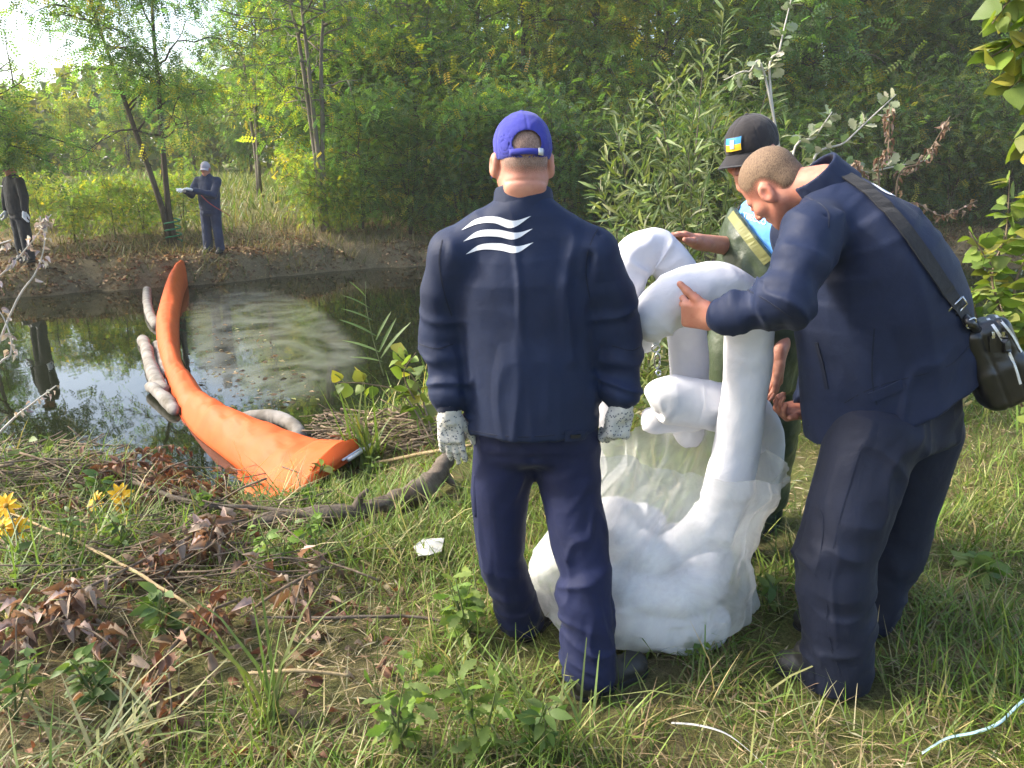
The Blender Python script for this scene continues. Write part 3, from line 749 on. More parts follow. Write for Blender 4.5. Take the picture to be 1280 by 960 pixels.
def cap_shell(o, B, s, mat, parent, opening=False, brim=None, h=.0032, grow=.009, edge=.006, tilt=.12):
    L = lambda x, y, z: o + B @ (np.array([x, y, z]) * s)
    sd = Sdf(); rad = np.array([.077, .098, .086]) * s
    sd.ell(L(0, -.010, .046), rad + np.array([grow, grow + .003, grow + .004]), B)
    sd.ell(L(0, -.010, .044), rad + np.array([grow, grow + .003, grow]) - .0045, B, .002, 's')
    sd.cut(L(0, -.03, edge), B @ np.array([0, tilt, -1]), .003)
    if opening:
        sd.ell(L(0, -.112, .036), np.array([.04, .05, .034]) * s, B, .004, 's')
    V, F = sd.mesh(h); V = relax(V, F, 1); N = vnormals(V, F); q = (V - o) @ B
    ang = np.arctan2(q[:, 0], q[:, 1]); seam = np.abs(((ang / (math.pi / 3)) + .5) % 1 - .5) * (math.pi / 3) * np.hypot(q[:, 0], q[:, 1])
    V = V + N * (-.0016 * np.exp(-(seam / .003) ** 2) + .0016 * fbm(q * 28, 4))[:, None]
    c = mobj('cap', V, F, mat, parent)
    bt = Sdf(); bt.ell(L(0, -.010, .046) + B[:, 2] * (rad[2] + grow + .004), np.array([.009, .009, .005]), B); V2, F2 = bt.mesh(.0022); mobj('button', V2, F2, mat, c)
    if opening:
        pts = [L(.087 * math.sin(a), -.012 - (.107) * math.cos(a), .010 + .003 * math.cos(a)) for a in np.linspace(-.62, .62, 15)]
        pts = np.array(pts); up = np.tile(B[:, 2], (15, 1)); V3, F3 = ribbon_geo(pts, up, .017, .0025); mobj('strap', V3, F3, mat, c)
        i = 13; V4, F4 = ribbon_geo(pts[11:14] + (pts[11:14] - o) * .03, up[:3], .019, .003); mobj('buckle', V4, F4, M['alu'], c)
    if brim is not None:
        ln, drop = brim; Vb = []; nA, nR = 19, 8
        for th_ in (0, .0035):
            for i in range(nA):
                a = (i / (nA - 1) - .5) * 2.5
                for j in range(nR):
                    t = j / (nR - 1); x = (.084 + .006 * t) * math.sin(a); y = -.012 + .108 * math.cos(a) + ln * t * (math.cos(a * .62) ** .7)
                    z = edge + tilt * .13 - .001 - drop * t * (1 + .2 * math.cos(a)) - .030 * (abs(a) / 1.25) ** 2 * (.35 + .65 * t)
                    Vb.append(L(x, y, z + th_))
        m = nA * nR; Fb = []
        for i in range(nA - 1):
            for j in range(nR - 1):
                q0 = i * nR + j; Fb += [(q0, q0 + 1, q0 + nR + 1, q0 + nR), (m + q0, m + q0 + nR, m + q0 + nR + 1, m + q0 + 1)]
            for j in (0, nR - 1): q0 = i * nR + j; Fb.append((q0, q0 + nR, m + q0 + nR, m + q0))
        for i in (0, nA - 1):
            for j in range(nR - 1): q0 = i * nR + j; Fb.append((q0, q0 + 1, m + q0 + 1, m + q0))
        mobj('brim', np.array(Vb), Fb, mat, c)
    return c
def eyes(o, B, s, parent):
    for q in (-1, 1):
        e = Sdf(); e.ell(o + B @ (np.array([.031 * q, .0905, -.002]) * s), np.array([.009, .006, .0045]) * s, B); V, F = e.mesh(.002); mobj('eye', V, F, M['eye'], parent)

# ------------------------------------------------------------------ the man seen from behind
def man_back():
    ft_r, ft_l = G(742, 868), G(655, 800)
    root = empty('person', ((ft_r[0] + ft_l[0]) / 2, (ft_r[1] + ft_l[1]) / 2, 0), 'man seen from behind in blue cap and navy jacket with white waves on its back', 'person')
    ho = np.array([.030, 2.335, 1.652]); HB = basis(rotv((0, 1, -.16), (0, 0, 1), .13))
    shL, shR = np.array([-.168, 2.32, 1.382]), np.array([.236, 2.29, 1.382])
    elL, elR = P(553, 425, 2.36), P(772, 425, 2.33)
    wrL, wrR = P(562, 512, 2.28), P(778, 505, 2.27)
    # body (head, neck, trunk, arms, legs)
    b = Sdf(); head(b, ho, HB, 1.0, np.array([.033, 2.31, 1.46]), .066)
    b.ell(ho + HB @ np.array([0, -.058, -.078]), (.056, .024, .02), HB, .03)      # nape roll
    b.loft([((.05, 2.33, .9), .15, .11), ((.05, 2.33, 1.2), .17, .11), ((.035, 2.31, 1.42), .16, .09)])
    hipL, hipR = P(625, 612, 2.36), P(714, 612, 2.31); knL, knR = P(627, 698, 2.34), P(730, 715, 2.20); anL, anR = P(655, 775, 2.43), P(737, 845, 2.14)
    for q in ((shL, elL, wrL), (shR, elR, wrR)): b.chain(q, (.055, .045, .03), .03)
    for q in ((hipL, knL, anL), (hipR, knR, anR)): b.chain(q, (.08, .06, .045), .03)
    V, F = b.mesh(.0048); V = relax(V, F, 1); N = vnormals(V, F)
    q = (V - ho) @ HB; V = V - N * (.003 * np.exp(-((q[:, 2] + .062) / .004) ** 2) * (q[:, 1] < -.03) * (np.abs(q[:, 0]) < .06))[:, None]
    body = mobj('body', V, F, M['skin'], root)
    hair(ho, HB, 1.0, M['hair_grey'], root, nape=-.035)
    cap_shell(ho, HB, 1.0, M['cap_blue'], root, True, (.065, .02), edge=.004)
    # jacket
    J = Sdf(); cx = .058
    J.loft([((.066, 2.33, .78), .216, .165), ((.064, 2.34, .98), .216, .165), ((.055, 2.34, 1.18), .222, .16), ((.045, 2.325, 1.32), .222, .145), ((.037, 2.315, 1.44), .150, .105), ((.034, 2.315, 1.545), .076, .075)], .035)
    J.seg((-.04, 2.31, 1.475), shL + np.array([.0, 0, .01]), .062, .08, .05); J.seg((.11, 2.31, 1.475), shR + np.array([0, 0, .01]), .062, .08, .05)
    cuL, cuR = elL + (wrL - elL) * .80, elR + (wrR - elR) * .80
    J.chain([shL, (shL + elL) / 2 + np.array([-.012, 0, .02]), elL, cuL], (.083, .081, .073, .060), .03)
    J.chain([shR, (shR + elR) / 2 + np.array([.012, 0, .02]), elR, cuR], (.083, .081, .075, .060), .03)
    J.cut((.066, 2.2, .838), (.02, -.06, -1), .006)
    limbs = [(shL, elL, 1.0, .011, .045, .13), (elL, cuL, .8, .010, .032, .09), (shR, elR, 1.0, .012, .045, .14), (elR, cuR, .8, .012, .032, .09), (shL, elL, .1, .005, .06, .1), (shR, elR, .1, .005, .06, .1)]
    ln = lambda *a: [P(u, v, y) for u, v, y in a]
    lines = [(ln((626, 225, 2.2), (628, 280, 2.18), (618, 360, 2.17)), .006, .012), (ln((670, 232, 2.2), (668, 260, 2.18), (660, 330, 2.17)), .006, .013),
             (ln((612, 350, 2.17), (604, 430, 2.17), (590, 530, 2.17)), .008, .016), (ln((560, 330, 2.2), (562, 400, 2.2), (575, 470, 2.2)), -.011, .014),
             (ln((738, 320, 2.2), (735, 380, 2.2), (748, 460, 2.2)), -.012, .015), (ln((722, 300, 2.2), (705, 360, 2.2), (715, 450, 2.2)), .007, .02),
             (ln((640, 400, 2.17), (650, 470, 2.17), (642, 550, 2.17)), .006, .018), (ln((560, 290, 2.24), (575, 350, 2.2)), .006, .015), (ln((690, 380, 2.17), (684, 520, 2.17)), .004, .02),
             (ln((750, 290, 2.24), (742, 340, 2.22)), -.007, .008), (ln((556, 290, 2.24), (552, 345, 2.22)), -.006, .008)]
    V, F = cloth(J, .0062, 2, limbs=limbs, lines=[(a, m_ * 1.45, w_) for a, m_, w_ in lines], base=.0025, s=21, sc=(9, 9, 2), drape=.0045, dsc=(10, 10, 2.2), rcut=(.125, .095))
    V[:, 2] = np.where(V[:, 2] < .845, V[:, 2] + .004 * noise3(V * np.array([14, 14, 0]), 8), V[:, 2])
    jk = mobj('jacket', V, F, M['jacket'], root); bj = bvh(V, F)
    c = Sdf(); nk = np.array([.034, 2.318, 1.535])                       # stand-up collar
    c.loft([(nk + (0, 0, -.03), .094, .088), (nk + (.0, .012, .06), .083, .084)], .01); c.loft([(nk + (0, 0, -.06), .070, .070), (nk + (0, .012, .11), .076, .077)], .006, op='s')
    c.cut(nk + np.array([0, -.06, .062]), (0, .3, 1), .004)
    V2, F2 = cloth(c, .004, 1, base=.0016, s=4, sc=(16, 16, 16)); mobj('collar', V2, F2, M['jacket'], jk)
    for cu, wr in ((cuL, wrL), (cuR, wrR)):
        k = Sdf(); k.seg(cu - (wr - cu) * .2, cu + (wr - cu) * .78, .05, .040, .01); V2, F2 = k.mesh(.005); mobj('cuff', V2, F2, M['rib'], jk)
    # printed waves (upper and lower edges)
    W3 = [([(577, 288), (596, 274), (620, 271), (642, 276), (664, 270)], [(577, 288), (598, 280), (618, 279), (640, 285), (664, 270)]),
          ([(579, 302), (598, 289), (622, 287), (645, 291), (666, 286)], [(579, 302), (600, 296), (622, 296), (644, 299), (666, 286)]),
          ([(582, 318), (600, 306), (624, 304), (646, 308), (667, 303)], [(582, 318), (603, 312), (624, 313), (646, 316), (667, 303)])]
    for t, bo in W3: decal('wave_print', bj, t, bo, M['print'], jk)
    for sm in ([(553, 300), (549, 330), (557, 372), (565, 395)], [(757, 272), (740, 300), (732, 335), (737, 372)], [(578, 537), (640, 546), (700, 543), (752, 532)], [(519, 428), (545, 436), (566, 430)], [(765, 432), (790, 438), (806, 428)]):
        on_surface('seam', bj, sm, .004, M['stitch'], jk, .0012, .0004)
    on_surface('hem_tab', bj, [(706, 545), (728, 544), (748, 540)], .034, M['jacket'], jk, .003, .001, 12); on_surface('tab_button', bj, [(712, 545), (718, 545), (724, 544)], .011, M['button'], jk, .003, .0045, 8)
    # trousers
    Tr = Sdf(); Tr.loft([((.066, 2.325, .95), .18, .135), ((.07, 2.325, .84), .182, .14), ((.072, 2.325, .765), .125, .115)], .09)
    ank_r, ank_l = anR, anL; boR = G(737, 868); boL = G(655, 795)
    Tr.chain([hipL + (.012, -.01, .15), hipL, knL, anL * .4 + boL * .6, boL + (0, 0, -.10)], (.098, .099, .081, .076, .078), .07); Tr.chain([hipR + (-.012, .005, .15), hipR, knR, anR * .4 + boR * .6, boR + (0, 0, -.10)], (.098, .100, .086, .090, .095), .07)
    Tr.cut(boL + (0, 0, .035), (0, 0, -1), .006)
    limbs = [(hipL, knL, 1.05, .010, .045, .12), (knL, anL, .85, .013, .035, .10), (hipR, knR, 1.05, .010, .05, .12), (knR, anR, .9, .013, .036, .11), (hipR, knR, .1, .006, .06, .12)]
    lines = [(ln((672, 590, 2.25), (690, 650, 2.2), (706, 700, 2.15)), .007, .013), (ln((655, 600, 2.28), (630, 640, 2.28)), .007, .014), (ln((600, 575, 2.25), (612, 650, 2.25)), .006, .014),
             (ln((665, 575, 2.2), (662, 600, 2.2), (664, 625, 2.25)), -.012, .012), (ln((740, 600, 2.22), (712, 640, 2.2)), .006, .013), (ln((700, 690, 2.12), (755, 700, 2.12)), .005, .012), (ln((703, 735, 2.1), (760, 722, 2.1)), -.006, .012)]
    V, F = cloth(Tr, .0065, 2, limbs=limbs, lines=lines, base=.0025, s=33, sc=(11, 11, 6), drape=.0055, dsc=(14, 14, 5)); tr = mobj('trousers', V, F, M['trouser'], root); bt = bvh(V, F)
    for sm in ([(585, 590), (592, 660), (597, 720), (622, 780)], [(752, 580), (757, 650), (762, 720), (768, 800), (770, 860)], [(664, 612), (668, 650), (664, 700)]): on_surface('seam', bt, sm, .0025, M['stitch'], tr, .0008, .0004)
    p = Sdf(); p.box(P(598, 612, 2.36), (.016, .06, .08), None, .012); V2, F2 = cloth(p, .007, 1, base=.003); mobj('thigh_pocket', V2, F2, M['trouser'], tr)
    # boots
    shoe('boot', boR + (-.05, -.02, 0), boR + (.20, .13, 0), root, M['boot'], .054, shaft=anR + (0, 0, .05)); shoe('boot', boL + (-.02, -.03, 0), boL + (.13, .19, 0), root, M['boot'], shaft=anL + (0, 0, .05))
    # gloves
    for w, f, n, l, cu, tb, tc in ((wrL, (.03, -.05, -1), (.15, 1, 0), (1, 0, 0), (.18, .22, .25, .3), (.7, .45, .5), .2), (wrR, (-.15, -.10, -1), (-.45, 1, -.1), (-1, .1, 0), (.75, .85, .95, 1.0), (.7, -.25, .65), .35)):
        g = Sdf(); w = np.array(w); hand(g, w + nrm(f) * .012, f, n, l, cu, tb, tc, 1.0, .14, 1.22, .005); g.seg(w - nrm(f) * .03, w + nrm(f) * .02, .036, .035, .01)
        V2, F2 = cloth(g, .0036, 1, base=.0018, s=2, sc=(45, 45, 45)); go = mobj('glove', V2, F2, M['glove'], root)
        Ng = vnormals(V2, F2); C = F2.mean(1).astype(int); sel = [i for i in range(0, len(V2), 17) if Ng[i] @ nrm(np.array([0, CAMH, 0]) * 0 - np.array([V2[i][0], V2[i][1], V2[i][2] - CAMH])) > .1 and (V2[i] - w) @ nrm(f) > .015]
        dv = np.array([V2[i] for i in sel]); dn = np.array([Ng[i] for i in sel])
        if len(dv):
            tq = T([(-.5, -.5, 0), (.5, -.5, 0), (.5, .5, 0), (-.5, .5, 0), (0, 0, .35)], [(0, 1, 4), (1, 2, 4), (2, 3, 4), (3, 0, 4)])
            dd = np.cross(dn, np.array([0, 0, 1.]) + 1e-3); Vd, Fd, _ = place(tq, dv + dn * .0003, dd, dn, np.full(len(dv), .0042)); tag(mobj('grip_dots', Vd, Fd, M['glove_dot'], go), kind='stuff')
    return root
man_back()

# ------------------------------------------------------------------ the man bending forward
def man_bent():
    near_t, near_h = G(966, 836), G(1055, 858); far_t, far_h = G(990, 782), G(1075, 795)
    root = empty('person', tuple((near_h + far_h) / 2), 'man in navy work suit bending forward with black bag slung on his hip', 'person')
    ho = P(967, 233, 2.43); fw = nrm((-.38, .58, -.73)); HB = basis(fw, (-.5, .1, .85))
    neck = P(1030, 232, 2.34)
    shN, elN, wrN = P(1013, 294, 2.17), P(985, 376, 2.07), P(893, 397, 2.20)
    shF, elF, wrF = P(1000, 290, 2.58), P(1050, 440, 2.66), P(1000, 512, 2.56)
    hipN, knN, anN = P(1092, 545, 2.22), P(1046, 690, 2.17), P(1050, 822, 2.13)
    hipF, knF, anF = P(1152, 540, 2.44), P(1120, 668, 2.45), P(1080, 772, 2.43)
    b = Sdf(); head(b, ho, HB, .96, neck, .062)
    b.loft([(P(1120, 500, 2.33), .15, .17), (P(1095, 380, 2.34), .17, .18), (P(1050, 285, 2.35), .17, .1)], xa=(0, 1, 0))
    for q in ((shN, elN, wrN), (shF, elF, wrF)): b.chain(q, (.055, .045, .029), .03)
    for q in ((hipN, knN, anN), (hipF, knF, anF)): b.chain(q, (.09, .06, .045), .03)
    hand(b, wrN, P(858, 392, 2.25) - wrN, (-.1, 1, .25), (-.2, 0, 1), (.85, .95, 1.0, 1.05), (.9, .62, -.02), -.08, 1.04, .06, 1.08)
    hand(b, wrF, P(962, 518, 2.50) - wrF, (-.2, -.35, .6), (0, -.9, .2), (.55, .65, .75, .85), (.75, .5, .35), .3, 1.0, .06, 1.05)
    V, F = b.mesh(.0044); V = relax(V, F, 1); mobj('body', V, F, M['skin_b'], root)
    hair(ho, HB, .96, M['hair'], root, nape=-.05); eyes(ho, HB, .96, root)
    J = Sdf()
    J.loft([(P(1140, 610, 2.34), .225, .31), (P(1121, 530, 2.34), .225, .295), (P(1108, 465, 2.34), .222, .27), (P(1100, 390, 2.34), .23, .25), (P(1085, 325, 2.34), .23, .205), (P(1060, 275, 2.345), .20, .125), (P(1030, 235, 2.345), .085, .075)], .05, xa=(0, 1, 0))
    J.seg(P(1042, 258, 2.33), shN + np.array([.005, .02, .0]), .072, .088, .06); J.seg(P(1045, 258, 2.4), shF, .075, .09, .06)
    cuN = elN + (wrN - elN) * .84; cuF = elF + (wrF - elF) * .8
    J.chain([shN, (shN + elN) / 2 + np.array([-.012, -.012, 0]), elN, cuN], (.082, .081, .075, .056), .035); J.chain([shF, elF, cuF], (.09, .08, .055), .03)
    a, c = P(1229, 452, 2.3), P(1000, 563, 2.3); hd = nrm(c - a); J.cut(a, (-hd[2], 0, hd[0]), .006)
    ln = lambda *a: [P(u, v, y) for u, v, y in a]
    limbs = [(shN, elN, 1.0, .014, .045, .12), (elN, cuN, .75, .013, .03, .10), (shN, elN, .15, .006, .06, .1)]
    lines = [(ln((1030, 280, 2.12), (1020, 330, 2.10), (1000, 385, 2.10)), -.014, .014), (ln((1048, 270, 2.14), (1040, 340, 2.1), (1030, 380, 2.1)), .010, .018),
             (ln((1075, 270, 2.14), (1082, 340, 2.1), (1070, 400, 2.1)), .009, .016), (ln((1060, 380, 2.1), (1055, 440, 2.1), (1092, 500, 2.1)), .010, .02), (ln((1090, 360, 2.1), (1120, 430, 2.1), (1150, 490, 2.1)), -.007, .02),
             (ln((1010, 430, 2.1), (1030, 480, 2.1), (1040, 500, 2.1)), -.014, .012), (ln((1130, 300, 2.1), (1160, 380, 2.1), (1175, 460, 2.1)), .007, .022), (ln((1000, 240, 2.1), (1030, 262, 2.1), (1040, 285, 2.12)), -.006, .006),
             (ln((1095, 420, 2.1), (1088, 470, 2.1), (1096, 505, 2.1)), .008, .014), (ln((1190, 330, 2.12), (1180, 400, 2.1)), -.012, .014)]
    V, F = cloth(J, .0062, 2, limbs=limbs, lines=[(a, m_ * 1.3, w_) for a, m_, w_ in lines], base=.003, s=51, sc=(8, 8, 7), drape=.009, dsc=(10, 10, 4), rcut=(.13, .1)); jk = mobj('jacket', V, F, M['jacket_b'], root); bj = bvh(V, F)
    cl = Sdf(); n0, n1 = P(1042, 243, 2.345), P(1016, 214, 2.345); cl.loft([(n0, .10, .088), (n1, .084, .075)], .01, xa=(0, 1, 0)); cl.loft([(n0 + (n0 - n1) * .4, .072, .066), (n1 + (n1 - n0) * .5, .076, .068)], .006, xa=(0, 1, 0), op='s'); cl.cut(n1 + (n1 - n0) * .02, n1 - n0, .004)
    V2, F2 = cloth(cl, .0045, 1, base=.002, s=4, sc=(16, 16, 16)); mobj('collar', V2, F2, M['jacket_b'], jk)
    k = Sdf(); k.seg(cuN - (wrN - cuN) * .3, cuN + (wrN - cuN) * .55, .050, .041, .01); V2, F2 = k.mesh(.005); mobj('cuff', V2, F2, M['rib'], jk)
    for sm in ([(985, 241), (1008, 246), (1034, 263), (1036, 285)], [(1010, 532), (1090, 485), (1180, 460), (1212, 432)], [(925, 357), (962, 378), (990, 398)], [(1093, 410), (1090, 460), (1092, 488), (1096, 506)]):
        on_surface('seam', bj, sm, .004, M['stitch'], jk, .0012, .0004)
    on_surface('pocket_welt', bj, [(1021, 428), (1028, 455), (1034, 486)], .012, M['stitch'], jk, .003, .001, 12)
    on_surface('hem_tab', bj, [(1088, 497), (1108, 489), (1130, 479)], .030, M['jacket_b'], jk, .004, .001, 12)
    on_surface('zip', bj, [(978, 420), (981, 470), (986, 520), (990, 556)], .008, M['button'], jk, .003, .0005, 16)
    decal('wave_print', bj, [(1086, 226), (1100, 233), (1112, 240), (1120, 246)], [(1090, 231), (1102, 239), (1110, 243), (1120, 246)], M['print'], jk, 14, 3)
    # strap of the shoulder bag belongs to the bag (built below); trousers
    Tr = Sdf(); Tr.loft([(P(1125, 470, 2.34), .16, .18), (P(1120, 540, 2.34), .17, .185)], .06, xa=(0, 1, 0))
    Tr.chain([hipN, knN, (anN + near_h * 1) / 2 + (-.02, .0, .02), (anN + near_h) / 2 + (-.02, 0, -.2)], (.138, .124, .104, .106), .06); Tr.chain([hipF, knF, (anF + far_h) / 2 + (0, 0, .02), (anF + far_h) / 2 + (0, 0, -.2)], (.128, .11, .094, .096), .05)
    Tr.cut(near_h + (0, 0, .022), (.12, 0, -1), .006)
    limbs = [(hipN, knN, 1.0, .010, .05, .15), (knN, anN, .8, .012, .04, .14), (hipF, knF, 1.0, .008, .05, .13), (knF, anF, .85, .011, .04, .12), (hipN, knN, .2, .006, .07, .12)]
    lines = [(ln((1075, 560, 2.1), (1050, 640, 2.05), (1040, 740, 2.05), (1050, 840, 2.05)), .006, .010), (ln((1160, 510, 2.2), (1140, 590, 2.2), (1090, 720, 2.1)), -.012, .02), (ln((1010, 585, 2.1), (1030, 640, 2.05)), .007, .016), (ln((1005, 620, 2.06), (1050, 600, 2.06)), .006, .014)]
    V, F = cloth(Tr, .0068, 2, limbs=limbs, lines=lines, base=.003, s=61, sc=(9, 9, 6), drape=.008, dsc=(11, 11, 4)); tr = mobj('trousers', V, F, M['trouser_b'], root); bt = bvh(V, F)
    on_surface('seam', bt, [(1078, 555), (1052, 640), (1036, 720), (1034, 790), (1052, 850)], .003, M['stitch'], tr, .001, .0004)
    on_surface('knee_patch_seam', bt, [(996, 632), (1028, 640), (1026, 690), (1018, 720)], .0025, M['stitch'], tr, .001, .0004)
    s1 = shoe('shoe', near_h, near_t, root, M['boot'], .05, shaft=anN * .5 + near_h * .5); shoe('shoe', far_h, far_t, root, M['boot'], .05, shaft=anF * .5 + far_h * .5)
    # wrist cord
    wd = nrm(wrN - elN); q = np.array([wrN - wd * .012 + rotv(nrm(np.cross(wd, (0, 0, 1))), wd, a) * .033 for a in np.linspace(0, 2 * math.pi, 25)]); tube('bracelet', q, .0028, M['sole'], root, seg=6)
    # ---- shoulder bag
    bc = P(1243, 452, 2.20); bag = empty('shoulder_bag', tuple(bc - (0, 0, .15)), 'small black leather shoulder bag with silver zips at the bending man\'s hip', 'bag')
    ax = nrm(P(1265, 512, 2.2) - P(1222, 400, 2.2)); yy = np.array([.1, 1, 0.1]); rr = nrm(np.cross(yy, ax)); yy = np.cross(ax, rr); BB = np.stack([rr, yy, ax], 1)
    s = Sdf(); s.box(bc, (.068, .052, .138), BB, .032); s.box(bc + ax * .06, (.074, .06, .075), BB, .034, .02)
    V, F = cloth(s, .005, 1, base=.003, s=3, sc=(14, 14, 14)); q = (V - bc) @ BB; N = vnormals(V, F)
    for x0 in (.022, -.03): V = V - N * (.0035 * np.exp(-((q[:, 0] - x0) / .0035) ** 2))[:, None]
    bo = mobj('body', V, F, M['leather'], bag); bb = bvh(V, F)
    on_surface('zip', bb, [(1232, 395), (1250, 420), (1266, 452), (1275, 480)], .008, M['alu'], bo, .002, .001, 20)
    on_surface('zip', bb, [(1242, 392), (1262, 415), (1276, 440)], .007, M['alu'], bo, .002, .001, 16)
    for px in ([(1240, 420), (1240, 428), (1241, 440)], [(1254, 419), (1256, 428), (1258, 440)]):
        on_surface('zip_pull', bb, px, .020, M['leather'], bo, .006, .003, 8); on_surface('zip_slider', bb, [(px[0][0], px[0][1] - 6), (px[0][0], px[0][1] - 2), (px[0][0], px[0][1] + 2)], .008, M['steel'], bo, .006, .004, 6)
    # strap over the back, laid on the jacket
    q = bez([(1052, 218), (1085, 240), (1120, 275), (1150, 315), (1175, 352), (1198, 386)], 30); pts, sd_ = [], []
    for u, v in q:
        l, nn = hit(bj, u, v)
        if l is None: continue
        pts.append(l + nn * .006); sd_.append(nn)
    end = P(1212, 404, 2.17); pts = np.array(pts + [(pts[-1] + end) / 2, end]); sd_ = np.array(sd_ + [sd_[-1]] * 2)
    for _ in range(4): pts[1:-1] = (pts[:-2] + 2 * pts[1:-1] + pts[2:]) / 4
    V, F = ribbon_geo(pts, np.cross(np.gradient(pts, axis=0), sd_), .042, .003); st = mobj('strap', V, F, M['strap'], bag, sm=False)
    c0 = P(1197, 384, 2.135); t = nrm(end - pts[-6]); sx = nrm(np.cross(t, (0, -1, .1)))
    lp = [c0 + sx * .027 * a + t * .017 * b_ for a, b_ in ((-1, -1), (1, -1), (1, 1), (-1, 1), (-1, -1))]; tube('buckle', lp, .0032, M['steel'], st, seg=8)
    c1 = P(1214, 404, 2.13); lp = [c1 + sx * .016 * math.cos(a) + t * .014 * math.sin(a) for a in np.linspace(0, 2 * math.pi, 17)]; tube('ring', lp, .003, M['steel'], st, seg=8)
    tube('loop', [P(1205, 396, 2.16), P(1212, 404, 2.13), P(1222, 412, 2.17)], [.012, .013, .012], M['leather'], st, n=8)
    return root
man_bent()

# ------------------------------------------------------------------ the man in waders
def man_waders():
    f1, f2 = G(930, 704), G(962, 668)
    root = empty('person', tuple((f1 + f2) / 2), 'man in black cap, sky blue T-shirt and green chest waders holding white boom', 'person')
    ho = P(940, 194, 2.98); HB = basis((-.74, -.56, -.30), (-.15, 0, .98)); s = 1.0
    base = (f1 + f2) / 2; cx = P(958, 330, 3.04); neck = P(962, 236, 3.04)
    b = Sdf(); head(b, ho, HB, s, neck, .058)
    shR, elR, wrR = P(945, 268, 3.2), P(940, 312, 3.1), P(872, 302, 2.88)
    shL, elL, wrL = P(995, 272, 2.86), P(985, 400, 2.92), P(972, 448, 2.84)
    b.loft([((cx[0], 3.05, .95), .1, .14), ((cx[0], 3.04, 1.25), .1, .15), ((cx[0], 3.03, 1.42), .09, .14)])
    b.chain((shR, elR, wrR), (.05, .043, .029), .025); b.chain((shL, elL, wrL), (.05, .043, .029), .025)
    hpR, hpL = np.array([cx[0] - .09, 3.03, .92]), np.array([cx[0] + .09, 3.07, .92])
    for h_, f in ((hpR, f1), (hpL, f2)): b.chain((h_, (h_ + f) / 2 + (-.03, -.02, 0), f + (0, .06, .1)), (.08, .06, .04), .03)
    hand(b, wrR, P(845, 292, 2.84) - wrR, (-.1, -.2, -1), (-.4, -1, .2), (.25, .3, .4, .5), (.8, .5, .3), .15, 1.0)
    hand(b, wrL, (-.02, -.04, -1), (-1, -.2, 0), (0, -1, .1), (.25, .3, .35, .4), (.8, .3, .3), .15, 1.0)
    V, F = b.mesh(.0048); V = relax(V, F, 1); mobj('body', V, F, M['skin'], root); eyes(ho, HB, s, root); hair(ho, HB, s, M['hair'], root, nape=-.045, th=.002)
    cap = cap_shell(ho, HB, s, M['cap_black'], root, False, (.066, .024), edge=.014, grow=.012)
    V = np.vstack([np.array([v.co for v in c.data.vertices]) for c in [cap]]); bc = bvh(V, np.array([tuple(p.vertices) for p in cap.data.polygons if len(p.vertices) == 4]))
    L = lambda x, y, z: ho + HB @ np.array([x, y, z])
    # badge on the cap front: blue over yellow with a small crest
    def badge(name, x0, x1, z0, z1, mat, off, par):
        Vb = []
        for i in range(7):
            for j in range(4):
                x = x0 + (x1 - x0) * i / 6; z = z0 + (z1 - z0) * j / 3; rx, ry, rz = .089, .113, .102
                dz = (z - .046) / rz; y = -.010 + ry * math.sqrt(max(.02, 1 - (x / rx) ** 2 - dz * dz)); Vb.append(L(x, y + off, z))
        mobj(name, np.array(Vb), [(i * 4 + j, i * 4 + j + 1, (i + 1) * 4 + j + 1, (i + 1) * 4 + j) for i in range(6) for j in range(3)], mat, par)
    x0 = -.004
    badge('patch_border', x0 - .0345, x0 + .0345, .044, .094, M['button'], .0028, cap); badge('patch_blue', x0 - .032, x0 + .032, .0695, .0915, M['blue_patch'], .0045, cap); badge('patch_yellow', x0 - .032, x0 + .032, .0465, .0695, M['yellow_patch'], .0045, cap)
    badge('crest', x0 - .009, x0 + .009, .055, .085, M['grey_patch'], .0062, cap)
    # T-shirt
    t = Sdf(); t.loft([((cx[0], 3.05, .98), .14, .18), ((cx[0], 3.04, 1.25), .14, .19), ((cx[0], 3.035, 1.42), .125, .17), ((cx[0] - .0, 3.03, 1.52), .08, .08)], .03)
    t.seg((cx[0], 3.1, 1.46), shR, .06, .07, .04); t.seg(shR, shR + (elR - shR) * .7, .07, .066, .02); t.seg((cx[0], 2.98, 1.46), shL, .06, .075, .04); t.seg(shL, shL + (elL - shL) * .5, .075, .068, .02)
    t.ell(neck + (-.01, -.03, .03), (.085, .085, .075), None, .006, 's')
    V, F = cloth(t, .008, 2, base=.006, s=71); ts = mobj('t_shirt', V, F, M['tshirt'], root); bt = bvh(V, F)
    # waders: bib, legs, boots
    w = Sdf(); w.loft([((cx[0], 3.04, .80), .17, .17), ((cx[0] - .01, 3.03, 1.0), .18, .19), ((cx[0] - .02, 3.03, 1.2), .18, .2), ((cx[0] - .02, 3.03, 1.38), .165, .19), ((cx[0] - .01, 3.03, 1.5), .13, .16)], .04)
    for h_, f in ((hpR, f1), (hpL, f2)): w.chain((h_, (h_ + f) / 2 + (-.03, -.02, 0), f + (0, .06, .16)), (.13, .105, .085), .05)
    a, c = P(917, 256, 2.86), P(968, 326, 2.86); dv = nrm(c - a); w.cut(a, (-dv[2], -.15, dv[0]), .005)
    V, F = cloth(w, .0085, 2, base=.010, s=81, sc=(9, 9, 5), limbs=[(hpR, f1, .55, .012, .05, .2), (hpL, f2, .55, .012, .05, .2)], lines=[([P(905, 300, 2.87), P(925, 340, 2.86)], .012, .02), ([P(915, 290, 2.87), P(945, 345, 2.86)], -.012, .02)])
    wo = mobj('waders', V, F, M['waders'], root); bw = bvh(V, F)
